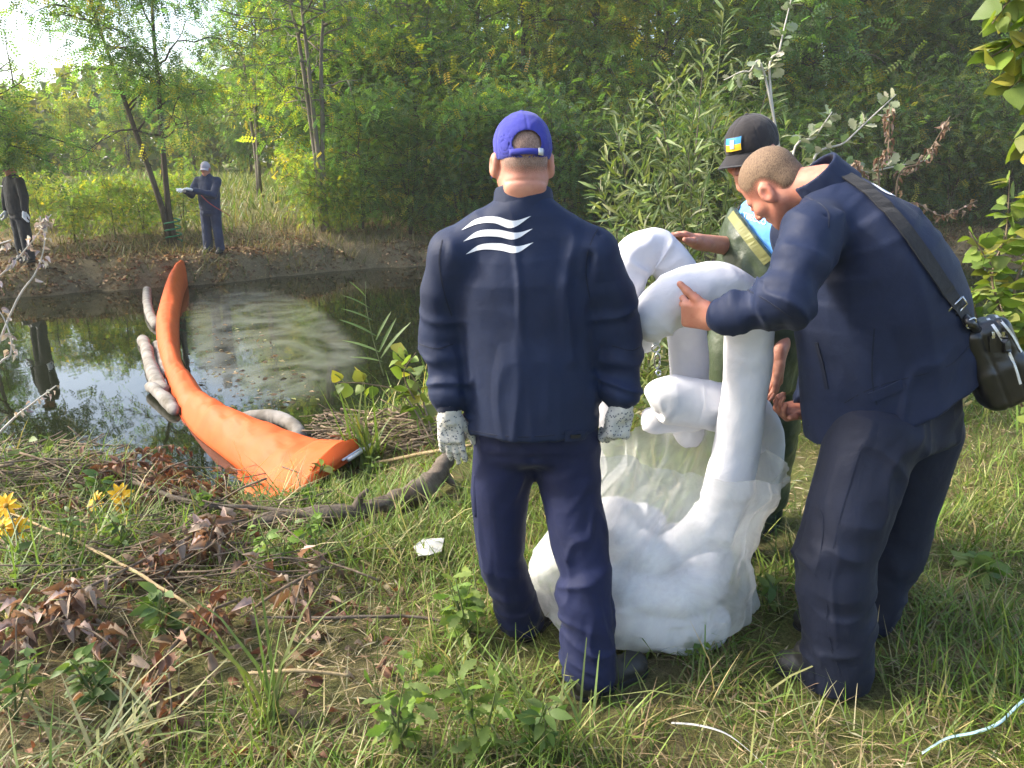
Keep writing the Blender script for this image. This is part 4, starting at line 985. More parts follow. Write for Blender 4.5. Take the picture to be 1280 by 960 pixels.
    on_surface('bib_tape', bw, [(914, 268), (925, 283), (940, 303), (960, 328)], .035, M['waders_hem'], wo, .003, .001, 20)
    on_surface('brace', bt, [(934, 238), (929, 250), (922, 266)], .03, M['strap'], wo, .003, .003, 14)
    for f, d in ((f1, (-.16, -.13, 0)), (f2, (-.15, -.12, 0))): shoe('wader_boot', f + (.05, .10, 0), f + (.05, .10, 0) + np.array(d) * 1.35, root, M['boot_green'], .05, shaft=f + (.02, .07, .22), rs=.072)
    # lettering on the shirt
    word = 'TBECCO'
    cu = bpy.data.curves.new('shirt_text', 'FONT'); cu.body = word; cu.size = .034; cu.extrude = .0004
    tmp = bpy.data.objects.new('tmp', cu); COL.objects.link(tmp); dg = bpy.context.evaluated_depsgraph_get(); me = bpy.data.meshes.new_from_object(tmp.evaluated_get(dg)); bpy.data.objects.remove(tmp)
    co = np.array([v.co for v in me.vertices]); wd = co[:, 0].max(); o0, o1 = np.array([929., 272]), np.array([957., 282]); out = []
    for x, y, z in co:
        px = o0 + (o1 - o0) * (x / wd) + np.array([.20, -1.0]) * y / .034 * 10.0; l, n_ = hit(bt, *px)
        if l is None: l, n_ = P(*px, 2.88), np.array([0, -1., 0])
        if n_ @ ray(*px) > 0: n_ = -n_
        out.append(l + n_ * (.003 + z))
    me.vertices.foreach_set('co', np.array(out, np.float32).ravel()); me.materials.clear(); me.materials.append(M['print']); me.update(); link('lettering', me, ts)
    rg = nrm(np.array([0, 0, 1.])); c0 = wrL + np.array([0, -.03, -.125]); 
    return root
man_waders()

# ------------------------------------------------------------------ the two men on the far bank
def far_man(u, vfoot, Y, label, m_up, m_low, capmat, arms, yaw, glove=True):
    x = P(u, vfoot, Y)[0]; z0 = gz(x, Y); o = np.array([x, Y, z0]); root = empty('person', tuple(o), label, 'person')
    B = basis((math.sin(yaw), -math.cos(yaw), 0)); L = lambda a, b_, c: o + B @ np.array([a, b_, c])
    ho = L(0, .03, 1.60); HB = basis(B @ np.array([0, 1, -.12]))
    b = Sdf(); head(b, ho, HB, 1.0, L(0, -.02, 1.43), .06); b.loft([(L(0, 0, .9), .15, .11), (L(0, 0, 1.2), .17, .12), (L(0, 0, 1.42), .17, .09)], xa=B[:, 0])
    for q in (-1, 1): b.chain((L(.1 * q, 0, .9), L(.11 * q, .01, .5), L(.12 * q, 0, .08)), (.08, .06, .045), .03)
    V, F = b.mesh(.0075); mobj('body', V, F, M['skin'], root); hair(ho, HB, 1.0, M['hair_grey'], root, h=.007)
    if capmat: cap_shell(ho, HB, 1.0, capmat, root, False, (.06, .02), h=.005, edge=.012)
    J = Sdf(); J.loft([(L(0, 0, .80), .20, .15), (L(0, .01, 1.0), .21, .16), (L(0, 0, 1.25), .215, .155), (L(0, 0, 1.40), .19, .11), (L(0, 0, 1.50), .08, .08)], .04, xa=B[:, 0])
    for q, ar in zip((-1, 1), arms):
        sh = L(.19 * q, 0, 1.385); el, wr = L(*ar[0]), L(*ar[1]); J.chain((sh, el, el + (wr - el) * .85), (.08, .072, .055), .03)
        g = Sdf(); hand(g, wr, wr - el, ar[2], (0, 0, 1) if abs((wr - el)[2]) < .15 else (q * -1, 0, 0), (.4, .4, .45, .5), (.6, .6, .3), .2, 1.08, .08, 1.25); V, F = g.mesh(.006); mobj('glove' if glove else 'hand', V, F, M['glove_far'], root)
    J.cut(L(0, 0, .835), (0, 0, -1)); V, F = cloth(J, .011, 2, base=.010, s=5, sc=(9, 9, 5)); jk = mobj('jacket', V, F, m_up, root)
    Tr = Sdf(); Tr.loft([(L(0, 0, .92), .17, .13), (L(0, 0, .78), .185, .14)], .04, xa=B[:, 0])
    for q in (-1, 1): Tr.chain((L(.09 * q, 0, .8), L(.11 * q, .015, .45), L(.12 * q, 0, .1)), (.112, .092, .085), .04)
    Tr.cut(L(0, 0, .04), (0, 0, -1)); V, F = cloth(Tr, .011, 2, base=.010, s=6, sc=(9, 9, 5)); mobj('trousers', V, F, m_low, root)
    for q in (-1, 1): shoe('shoe', L(.115 * q, -.06, 0), L(.15 * q, .2, 0), root, M['boot'], .05, shaft=L(.12 * q, -.02, .15))
    return root, jk, L
far_d, jd, Ld = far_man(269, 320, 15.25, 'man in faded navy suit and pale cap standing beside the slanting tree trunk', M['far_navy'], M['far_navy'], M['cap_grey'],
    [((-.20, .20, 1.12), (.14, .38, 1.22), (0, -.3, -1)), ((.29, .12, 1.13), (.30, .36, 1.2), (-.5, 0, -1))], -.1)
far_e, je, Le = far_man(33, 320, 13.6, 'man in black uniform and white gloves with his head behind leaves', M['far_dark'], M['far_dark'], M['cap_black'],
    [((-.30, .02, 1.12), (-.30, .06, .88), (.6, 0, 0)), ((.30, .02, 1.12), (.31, .06, .88), (-.6, 0, 0))], -.55)
for x in (.1,): 
    V = np.array([Le(.05, .17, 1.30), Le(.14, .165, 1.30), Le(.14, .165, 1.315), Le(.05, .17, 1.315)]); mobj('chest_tape', V, [(0, 1, 2, 3)], M['print'], je, sm=False)
# ------------------------------------------------------------------ white absorbent booms
def boom(name, pts, r, mat, label, cat, group=None, n=90, seg=44, wr=.0045, s=0, ends=(.12, .12), squash=None):
    n = int(n * 1.5); q = bez(np.asarray(pts, float), n); L = np.concatenate([[0], np.cumsum(np.linalg.norm(np.diff(q[:, :3], axis=0), axis=1))])
    rr = np.full(n, float(r)) if q.shape[1] == 3 else q[:, 3]
    q = q[:, :3]
    for e, d in ((ends[0], L), (ends[1], L[-1] - L)):
        if e: rr = rr * np.sqrt(np.clip(1 - (1 - np.clip(d / e, 0, 1)) ** 2, .02, 1))
    V, F = tube_geo(q, rr, seg); t, nn, bb = frames(q); ax = np.repeat(t, seg, 0); ax = np.vstack([ax, t[0], t[-1]]); ce = np.vstack([np.repeat(q, seg, 0), q[0], q[-1]])
    rad = V - ce; rn = rad / (np.linalg.norm(rad, axis=1)[:, None] + 1e-9)
    al = np.concatenate([np.repeat(L, seg), [L[0], L[-1]]]); an = np.concatenate([np.tile(np.arange(seg) / seg * 2 * math.pi, n), [0, 0]])
    k = np.stack([al * 9, np.cos(an) * 1.3, np.sin(an) * 1.3], 1)
    kk = np.gradient(np.gradient(q, axis=0), axis=0); kk = np.linalg.norm(kk, axis=1) / (np.gradient(L) ** 2 + 1e-9); kk = np.concatenate([np.repeat(np.clip(kk / 6, 0, 1.5), seg), [0, 0]])
    inner = np.clip(-np.einsum('ij,ij->i', rn, np.vstack([np.repeat(-np.gradient(t, axis=0), seg, 0), np.zeros((2, 3))])) * 8, 0, 1)
    w = wr * (fbm(k, s, 3) * .8) + wr * 2.2 * (kk * (.4 + inner)) * (1 - 2.2 * np.abs(noise3(np.stack([al * 21, np.cos(an) * .8, np.sin(an) * .8], 1), s + 4))) + wr * 1.6 * noise3(V * 3.5, s + 8)
    w = w + .0022 * np.exp(-((an - 2.2 - .25 * np.sin(al * 2)) / .09) ** 2)
    V = V + rn * w[:, None]
    o = mobj(name, V, fixq(F), mat); return tag(o, label, cat, group)
wb = 'white absorbent booms handled by the men'
front = boom('absorbent_boom', [P(806, 425, 2.40), P(818, 398, 2.40), P(852, 368, 2.39), P(898, 362, 2.40), P(934, 388, 2.44), P(936, 440, 2.46), P(929, 510, 2.47), P(917, 580, 2.50), P(896, 645, 2.52), P(850, 688, 2.50), P(790, 705, 2.52), P(745, 715, 2.56), P(735, 730, 2.70)],
     .079, M['boom'], 'white fabric boom arching under the bending man\'s hand and down into the bag', 'boom', wb, 150, s=1, ends=(.11, .1))
rear = boom('absorbent_boom', [P(862, 560, 2.78), P(861, 500, 2.78), P(860, 440, 2.78), P(855, 385, 2.78), P(846, 340, 2.78), P(820, 312, 2.78), P(792, 325, 2.76), P(772, 380, 2.74), P(764, 450, 2.74), P(765, 540, 2.74)],
     .073, M['boom'], 'white fabric boom in a tall loop steadied by the man in waders', 'boom', wb, 130, s=5, ends=(.1, .1))
side = boom('absorbent_boom', [P(812, 505, 2.58), P(826, 499, 2.58), P(865, 503, 2.60), P(905, 510, 2.62), P(945, 530, 2.70), P(950, 580, 2.76), P(920, 640, 2.76), P(860, 690, 2.74)],
     .086, M['boom'], 'white fabric boom lying level behind the upright length, its clipped end towards the gloved hand', 'boom', wb, 110, s=9, ends=(.075, .1))
tail = boom('absorbent_boom', [P(798, 440, 2.62), P(806, 415, 2.62), P(818, 385, 2.62), P(829, 362, 2.62)], .056, M['boom'], 'short white boom end showing between the two loops', 'boom', wb, 40, s=12, ends=(.06, .06))
belly = boom('absorbent_boom', [P(803, 518, 2.66), P(820, 524, 2.66), P(850, 523, 2.68), P(885, 520, 2.70)], .05, M['boom'], 'white boom end peeping out under the level length', 'boom', wb, 40, s=14, ends=(.06, .06))
# snap clip between the two ends
cr = empty('snap_clip', tuple(P(822, 445, 2.46)), 'small steel snap clip joining two white boom ends', 'clip')
c0, c1, c2, c3 = P(820, 418, 2.45), P(820, 431, 2.45), P(822, 447, 2.46), P(823, 466, 2.47)
V, F = ribbon_geo(bez([c0, (c0 + c1) / 2, c1 + (0, 0, -.004)], 6), np.tile([1., 0, 0], (6, 1)), .02, .004); mobj('webbing_tab', V, F, M['print'], cr, sm=False)
tube('ring', [c1 + np.array([.013 * math.cos(a), 0, -.012 + .013 * math.sin(a)]) for a in np.linspace(0, 6.283, 17)], .0028, M['steel'], cr, seg=8)
tube('hook', [c2 + np.array([.009 * math.cos(a), .003, -.012 + .026 * math.sin(a)]) for a in np.linspace(0, 6.283, 21)], .003, M['steel'], cr, seg=8)
tube('tail_ring', [c3 + np.array([.008 * math.cos(a), .003 * math.sin(a), .008 * math.sin(a)]) for a in np.linspace(0, 6.283, 15)], .0026, M['steel'], cr, seg=8)

# ------------------------------------------------------------------ translucent bag and the coils inside it
bx, by = P(815, 740, 2.52)[0], 2.50
bz = gz(bx, by)
for i, (a0, a1, rad, z, rr, sx) in enumerate([(0, 6.0, .205, .10, .082, 1.15), (2.2, 7.6, .19, .24, .084, 1.1), (.8, 5.2, .13, .37, .078, 1.0)]):
    pts = [np.array([bx + math.cos(a) * rad * sx - .02 * i, by + math.sin(a) * rad * .85, bz + z + .03 * math.sin(2 * a + i)]) for a in np.linspace(a0, a1, 14)]
    boom('absorbent_boom', pts, rr, M['boom'], ['white boom coiled at the bottom of the clear bag', 'white boom coil resting on the bottom coil in the bag', 'topmost small coil of white boom inside the clear bag'][i], 'boom', 'white booms packed in the bag', 100, s=20 + i, ends=(.1, .1))
def plastic_bag():
    nA, nT = 120, 64
    keys = [  # t, centre (u,v,Y), half width, half depth
        (0.00, (806, 800, 2.50), .05, .05), (.05, (806, 800, 2.50), .26, .20), (.16, (797, 775, 2.50), .385, .30), (.34, (794, 725, 2.51), .385, .31),
        (.50, (812, 675, 2.52), .325, .28), (.66, (838, 630, 2.53), .285, .24), (.82, (860, 595, 2.54), .275, .22), (1.0, (868, 566, 2.54), .29, .23)]
    tt = np.array([k[0] for k in keys]); cc = np.array([P(*k[1]) for k in keys]); cc[0][2] = cc[1][2] = bz + .004
    cc[2][2] = bz + .10; cc[3][2] = bz + .24; hw = np.array([k[2] for k in keys]); hd = np.array([k[3] for k in keys])
    t = np.linspace(0, 1, nT); C = np.stack([np.interp(t, tt, cc[:, i]) for i in range(3)], 1); Wd = np.interp(t, tt, hw); Dp = np.interp(t, tt, hd)
    for _ in range(3):
        for A in (C, ): A[2:-1] = (A[1:-2] + 2 * A[2:-1] + A[3:]) / 4
        Wd[2:-1] = (Wd[1:-2] + 2 * Wd[2:-1] + Wd[3:]) / 4; Dp[2:-1] = (Dp[1:-2] + 2 * Dp[2:-1] + Dp[3:]) / 4
    a = np.arange(nA) / nA * 2 * math.pi
    V = np.zeros((nT, nA, 3)); sg = lambda x, e: np.sign(x) * np.abs(x) ** e
    for i in range(nT):
        V[i, :, 0] = C[i, 0] + Wd[i] * sg(np.cos(a), .9); V[i, :, 1] = C[i, 1] + Dp[i] * sg(np.sin(a), .9); V[i, :, 2] = C[i, 2]
    # uneven rim: high at the gloved hand, sagging at the front, a pulled corner beside the waders
    up = smooth(.55, 1, t)[:, None]
    rim = .06 * np.exp(-((np.abs(a - 1.08 * math.pi)) / .5) ** 2) + .015 * np.exp(-((a - 1.4 * math.pi) / .4) ** 2) - .05 * np.exp(-((a - 1.78 * math.pi) / .4) ** 2) + .035 * np.exp(-((a - .5 * math.pi) / .6) ** 2) - .05 * np.exp(-(np.minimum(a, 2 * math.pi - a) / .35) ** 2)
    V[:, :, 2] += up * rim[None]; V[:, :, 0] += up * (.07 * np.exp(-(np.minimum(a, 2 * math.pi - a) / .22) ** 2) - .075 * np.exp(-((a - 1.08 * math.pi) / .3) ** 2))[None]
    V[:, :, 1] += up * (-.06 * np.exp(-((a - 1.08 * math.pi) / .3) ** 2))[None]
    q = V.reshape(-1, 3); cen = np.repeat(C, nA, 0); rn = q - cen; rn[:, 2] = 0; rn /= np.linalg.norm(rn, axis=1)[:, None] + 1e-9
    A2 = np.tile(a, nT); T2 = np.repeat(t, nA)
    k = np.stack([np.cos(A2) * 3.2 + .8 * T2, np.sin(A2) * 3.2, T2 * 1.6], 1)
    w = .03 * (1 - 2 * np.abs(noise3(k, 3))) * smooth(.25, .75, T2) + .022 * noise3(q * 4, 9) + .016 * (1 - 2.4 * np.abs(noise3(q * np.array([8, 8, 6]) + 3, 5))) + .008 * (1 - 2 * np.abs(noise3(q * np.array([20, 20, 14]), 15))) + .016 * (1 - 2.6 * np.abs(noise3(np.stack([np.cos(A2) * 5.5, np.sin(A2) * 5.5, T2 * 1.3], 1), 35))) + .011 * (1 - 2 * np.abs(noise3(q * np.array([5, 5, 7]) + 1.7, 25))) * smooth(.6, .2, T2)
    q = q + rn * (w * smooth(0, .06, T2))[:, None]; q[:, 2] += .02 * noise3(q * 7, 12) * smooth(.05, .3, T2)
    for x in q: x[2] = max(x[2], gz(x[0], x[1]) + .004) if x[2] < .12 else x[2]
    j = np.arange(nA); F = [(i * nA + x, i * nA + (x + 1) % nA, (i + 1) * nA + (x + 1) % nA, (i + 1) * nA + x) for i in range(nT - 1) for x in range(nA)] + [tuple(reversed(range(nA)))]
    o = mobj('plastic_bag', q, F, M['film']); tag(o, 'large clear plastic bag stuffed with white booms on the grass', 'bag')
plastic_bag()

# ------------------------------------------------------------------ orange containment boom across the water
def orange_boom():
    st = [((227, 353), (241, 346), -.40, -.40), ((207, 373), (231, 366), -.40, -.40), ((196, 398), (225, 397), -.40, -.40), ((196, 428), (225, 431), -.40, -.40), ((201, 455), (229, 458), -.40, -.40),
          ((212, 488), (243, 479), -.40, -.40), ((224, 517), (266, 508), -.41, -.38), ((243, 546), (298, 527), -.42, -.34), ((286, 581), (350, 543), -.42, -.27), ((331, 611), (404, 557), -.36, -.2), ((378, 630), (462, 574), -.40, -.10)]
    A = bez([np.r_[G(*a, .07), G(*b, .07)] if i >= 10 else np.r_[Pz(*a, za), Pz(*b, zb)] for i, (a, b, za, zb) in enumerate(st)], 140); a, b = A[:, :3], A[:, 3:]; n = len(A); K = 16; V = []
    t = np.gradient((a + b) / 2, axis=0); t /= np.linalg.norm(t, axis=1)[:, None]; s = np.linspace(0, 1, n)
    L = np.concatenate([[0], np.cumsum(np.linalg.norm(np.diff((a + b) / 2, axis=0), axis=1))])
    for i in range(n):
        w = b[i] - a[i]; wl = np.linalg.norm(w); nn = nrm(np.cross(w, t[i])); nn = nn if nn[2] > 0 else -nn
        e0 = math.sqrt(max(.02, 1 - (1 - min(1, s[i] / .05)) ** 2)); bulge = e0 * wl * (.62 if s[i] < .62 else .62 - .44 * smooth(.66, .98, s[i]))
        for k in range(K + 1):
            x = k / K; f = math.sqrt(max(0, 1 - (2 * x - 1) ** 2)) if s[i] < .6 else math.sqrt(max(0, 1 - abs(2 * (x ** 1.6) - 1) ** 2.2))
            p = a[i] + w * x + nn * bulge * f
            V.append(p)
    V = np.array(V); kk = np.repeat(L, K + 1); xx = np.tile(np.arange(K + 1) / K, n); m = np.sin(math.pi * xx); sg = np.repeat(s, K + 1)
    pinch = sum(np.exp(-((kk - c) / .045) ** 2) for c in np.arange(.9, L[-1] - .4, 1.55)); up = np.array([0, 0, 1.])
    V = V + up * ((-.035 * pinch * m) + .012 * m * noise3(np.stack([kk * 5, xx * 2, 0 * kk], 1), 3) + .012 * m * (1 - 2 * np.abs(noise3(np.stack([kk * 6 + xx * 3, xx * 5, 0 * kk + 4], 1), 6))) * (.5 + 1.4 * smooth(.6, .8, sg)))[:, None]
    F = [(i * (K + 1) + k, i * (K + 1) + k + 1, (i + 1) * (K + 1) + k + 1, (i + 1) * (K + 1) + k) for i in range(n - 1) for k in range(K)]
    # underside so that it is a closed tube
    o0 = len(V); low = (a + b) / 2 - up * (.10 * (1 - smooth(.7, .97, s)))[:, None]; V = np.vstack([V, low]); F += [(i * (K + 1), (i + 1) * (K + 1), o0 + i + 1, o0 + i) for i in range(n - 1)] + [(i * (K + 1) + K, o0 + i, o0 + i + 1, (i + 1) * (K + 1) + K) for i in range(n - 1)]
    e = (n - 1) * (K + 1); F += [tuple(range(e, e + K + 1)) + (o0 + n - 1,), tuple(reversed(range(K + 1))) + (o0,)]
    root = empty('containment_boom', tuple((a[-1] + b[-1]) / 2), 'long orange floating containment boom curving across the water to the near bank', 'boom')
    mobj('float_cover', V, F, M['orange'], root)
    # hanging skirt fold along the lower edge near the bank
    i0 = int(n * .60); sk = a[i0:]; k = len(sk); S = np.linspace(0, 1, k)[:, None]
    r1 = sk + np.array([-.05, -.03, -.005]) * (.4 + S) + up * .0; r2 = sk + np.array([-.13, -.10, -.05]) * (.35 + .9 * S) * np.sin(np.pi * np.clip(S * .85 + .12, 0, 1)); wv = (.02 * noise3(np.column_stack([L[i0:] * 7, 0 * L[i0:], 0 * L[i0:]]), 4))[:, None]
    Vs = np.vstack([sk + up * .012, r1 + wv * up, r2 + wv * up]); Fs = [(r * k + i, r * k + i + 1, (r + 1) * k + i + 1, (r + 1) * k + i) for r in (0, 1) for i in range(k - 1)]
    so = mobj('skirt', Vs, Fs, M['orange'], root); md = so.modifiers.new('thick', 'SOLIDIFY'); md.thickness = .004
    # end plate
    p0, p1 = b[-1] + np.array([.02, 0, .03]), (a[-1] + b[-1]) / 2 + (b[-1] - a[-1]) * .12 + np.array([.02, -.01, .03]); tube('end_plate', [p0, (p0 + p1) / 2, p1], .014, M['alu'], root, seg=6); tube('end_plate', [p0 + (-.03, -.012, .004), (p0 + p1) / 2 + (-.03, -.012, .004), p1 + (-.03, -.012, .004)], .008, M['print'], root, seg=6)
    tube('tow_ring', [a[0] + (0.05, 0, .08), a[0] + (.1, .1, .12), a[0] + (.16, .25, .15)], .015, M['rope'], root, seg=6)
orange_boom()
def gb(pts, r, lab, s, dz=.03): boom('grey_boom', [Pz(u, v, WZ + dz + o) for u, v, o in pts], r, M['dirty_boom'], lab, 'boom', 'soiled grey booms on the water', 60, 16, .006, s, (.1, .1))
gb([(184, 362, .05), (184, 378, .05), (188, 394, .03), (196, 408, .0)], .068, 'soiled grey boom standing out beside the far end of the orange boom', 30)
gb([(178, 424, 0), (184, 438, .02), (188, 456, .01), (196, 476, .0), (206, 490, 0)], .066, 'soiled grey boom caked in scum along the orange boom\'s bend', 31)
gb([(186, 482, .02), (196, 488, .04), (208, 500, .02), (220, 516, 0)], .055, 'pale soiled boom end floating clear beside the orange boom', 32)
gb([(196, 430, .0), (202, 446, .0), (206, 470, .0)], .06, 'narrow soiled boom pressed against the orange boom', 33, .0)
gb([(292, 524, .0), (318, 521, .04), (345, 522, .06), (364, 530, .05), (378, 548, .0)], .055, 'soiled grey boom arching out of the water inside the orange boom', 34, .02)
# floating film caught behind the boom
def scum():
    out = [(236, 372), (262, 362), (300, 356), (350, 362), (394, 380), (428, 405), (450, 430), (460, 450), (452, 468), (436, 482), (420, 490), (400, 505), (350, 512), (300, 506), (262, 494), (242, 470), (230, 440), (228, 405)]
    o = np.array([Pz(u, v, WZ + .004) for u, v in out]); c = o.mean(0); n = len(o); q = bez(np.vstack([o, o[:1]]), 90)[:-1]; rings = 14; V, C = [], []
    for r in range(rings + 1):
        f = r / rings; V.append(c + (q - c) * f); C.append(np.full((len(q), 1), smooth(1.0, .80, np.array(f))))
    V = np.vstack(V); C = np.repeat(np.vstack(C), 3, 1); m = len(q)
    F = np.array([(r * m + i, r * m + (i + 1) % m, (r + 1) * m + (i + 1) % m, (r + 1) * m + i) for r in range(rings) for i in range(m)])
    V[:m] += np.column_stack([.001 * np.cos(np.arange(m)), .001 * np.sin(np.arange(m)), 0 * np.arange(m)])
    tag(mobj('scum', V, F, M['scum'], tint=C), 'pale film of scum floating behind the orange boom', 'scum', kind='stuff')
scum()
n = 230; _t = RNG.random(n) ** .7; _u = 236 + 190 * RNG.random(n) * (.4 + .6 * _t); _v = 398 + 112 * _t; q = np.array([Pz(u, v, WZ + .007) for u, v in zip(_u, _v)])
V, F, C = place(t_oval(.4, .1), q, rdir(n, 0, .05), rdir(n, 3), RNG.uniform(.03, .10, n), tints(n, [(.16, .11, .06), (.26, .21, .12), (.10, .07, .04), (.2, .19, .08)], .25)); tag(mobj('floating_debris', V, F, M['dry_leaf'], tint=C), 'leaf scraps floating on the scum behind the orange boom', 'debris', kind='stuff')
# ropes at the far bank
TB = ((219 - 640) / FPX * (15.7 * CP + .5), 15.7, 0); TB = (TB[0], TB[1], gz(TB[0], TB[1]))
tag(tube('mooring_rope', [Pz(238, 347, WZ + .12), P(228, 330, 14.75), P(214, 352, 14.4)], .012, M['rope'], None, n=20, seg=6), 'pale rope running from the boom tip to the tree foot', 'rope')
tag(tube('green_rope', [np.array(TB) + (.05 + .15 * math.cos(a), .15 * math.sin(a), .1 + a * .022) for a in np.linspace(0, 22, 60)], .016, M['rope_green'], None, seg=6), 'green cord wound round the foot of the twin-stemmed robinia', 'rope')
tag(tube('red_rope', [P(246, 238, 14.95), P(262, 254, 14.92), P(288, 270, 15.1)], .008, M['rope_red'], None, n=20, seg=6), 'thin red cord across the far man in faded navy', 'rope')

# ------------------------------------------------------------------ timber, tape and paper on the near bank
def log():
    px = [(300, 668), (345, 660), (400, 658), (445, 655), (490, 640), (530, 628), (552, 612), (570, 590), (584, 577)]; rad = [.015, .028, .032, .036, .042, .046, .04, .028, .02]
    pts = [np.r_[G(u, v, r * .8 + .03 + max(0, i - 5) * .05), r] for i, ((u, v), r) in enumerate(zip(px, rad))]
    q = bez(pts, 60); V, F = tube_geo(q[:, :3], q[:, 3], 18); w = fbm(V * np.array([7, 7, 7]), 3); n = V - np.vstack([np.repeat(q[:, :3], 18, 0), q[0, :3], q[-1, :3]])
    V = V + n * (.45 * w + .35 * (1 - 2 * np.abs(noise3(V * np.array([9, 25, 40]), 8))))[:, None]
    SHOES.extend((q[i, :3], q[i + 8, :3]) for i in range(0, 52, 8)); root = empty('driftwood', tuple(q[30, :3]), 'crooked weathered driftwood log lying on the bank', 'log'); mobj('log', V, fixq(F), M['driftwood'], root)
    a = q[22, :3]; tube('stub', [a, a + (.02, .02, .07), a + (.06, .03, .11)], [.03, .018, .01], M['driftwood'], root, n=10, wob=.006)
    a = q[44, :3]; tube('stub', [a, a + (.05, -.05, -.03), a + (.09, -.09, -.05)], [.03, .02, .008], M['driftwood'], root, n=10, wob=.006)
log()
def stick(px, r, mat, name, label, cat, lift=.02, grp=None): return tag(tube(name, [G(u, v, lift + dl) for u, v, dl in px], r, mat, None, n=24, seg=8, wob=.004), label, cat, grp)
stick([(462, 588, .02), (520, 579, .03), (590, 570, .05)], [.010, .012, .010], M['reed_dry'], 'reed_cane', 'straight pale reed cane lying past the log', 'cane')
stick([(330, 787, .03), (420, 790, .04), (520, 788, .03), (600, 800, .02)], [.004, .006, .006, .003], M['driftwood'], 'dark_twig', 'long thin dark twig lying level in the grass', 'twig')
stick([(310, 868, .05), (370, 866, .06), (440, 868, .05)], [.005, .006, .005], M['reed_dry'], 'reed_cane', 'short buff cane in the long grass below the dark twig', 'cane')
stick([(170, 630, .10), (250, 655, .08), (330, 655, .06), (420, 660, .03)], [.01, .014, .012, .006], M['driftwood'], 'fallen_branch', 'grey fallen branch running into the driftwood log', 'branch')
stick([(0, 668, .12), (120, 720, .10), (230, 780, .08), (290, 815, .05)], [.004, .006, .006, .003], M['reed_dry'], 'reed_cane', 'long buff cane slanting through the dead leaves', 'cane')
def flat_scrap(name, px, mat, label, cat, lift=.03):
    p = np.array([G(u, v, lift + dl) for u, v, dl in px]); c = p.mean(0); V = np.vstack([c + (0, 0, .008), p, c - (0, 0, .0), p - (0, 0, .003)]); n = len(p); F = []
    for i in range(n): j = (i + 1) % n; F += [(0, 1 + i, 1 + j), (n + 1, n + 2 + j, n + 2 + i), (1 + i, n + 2 + i, n + 2 + j, 1 + j)]
    tag(mobj(name, V, F, mat, sm=False), label, cat)
flat_scrap('paper_scrap', [(517, 700, .0), (530, 695, .02), (556, 697, .03), (552, 706, .0), (538, 713, .01), (524, 711, .0)], M['paper'], 'crumpled white paper scrap on the grass', 'paper', .06)
def tape(px, w, mat, label):
    q = bez([np.r_[G(u, v, .03 + dl)] for u, v, dl in px], 40); sd = np.tile([.25, .9, .1], (40, 1)) + .5 * np.column_stack([noise3(q * 3, 1), noise3(q * 3, 2), 1.5 * noise3(q * 4, 3)])
    V, F = ribbon_geo(q, sd, w, .001); tag(mobj('plastic_tape', V, F, mat, sm=True), label, 'tape')
tape([(1150, 955, .0), (1180, 942, .02), (1215, 938, .03), (1245, 925, .03), (1275, 905, .05), (1310, 888, .02)], .013, M['ribbon'], 'pale blue plastic tape trailing over the grass')
tape([(838, 922, .02), (870, 930, .03), (905, 940, .03), (935, 958, .02), (960, 975, .0)], .007, M['paper'], 'whitish plastic strip in the grass behind the boots')
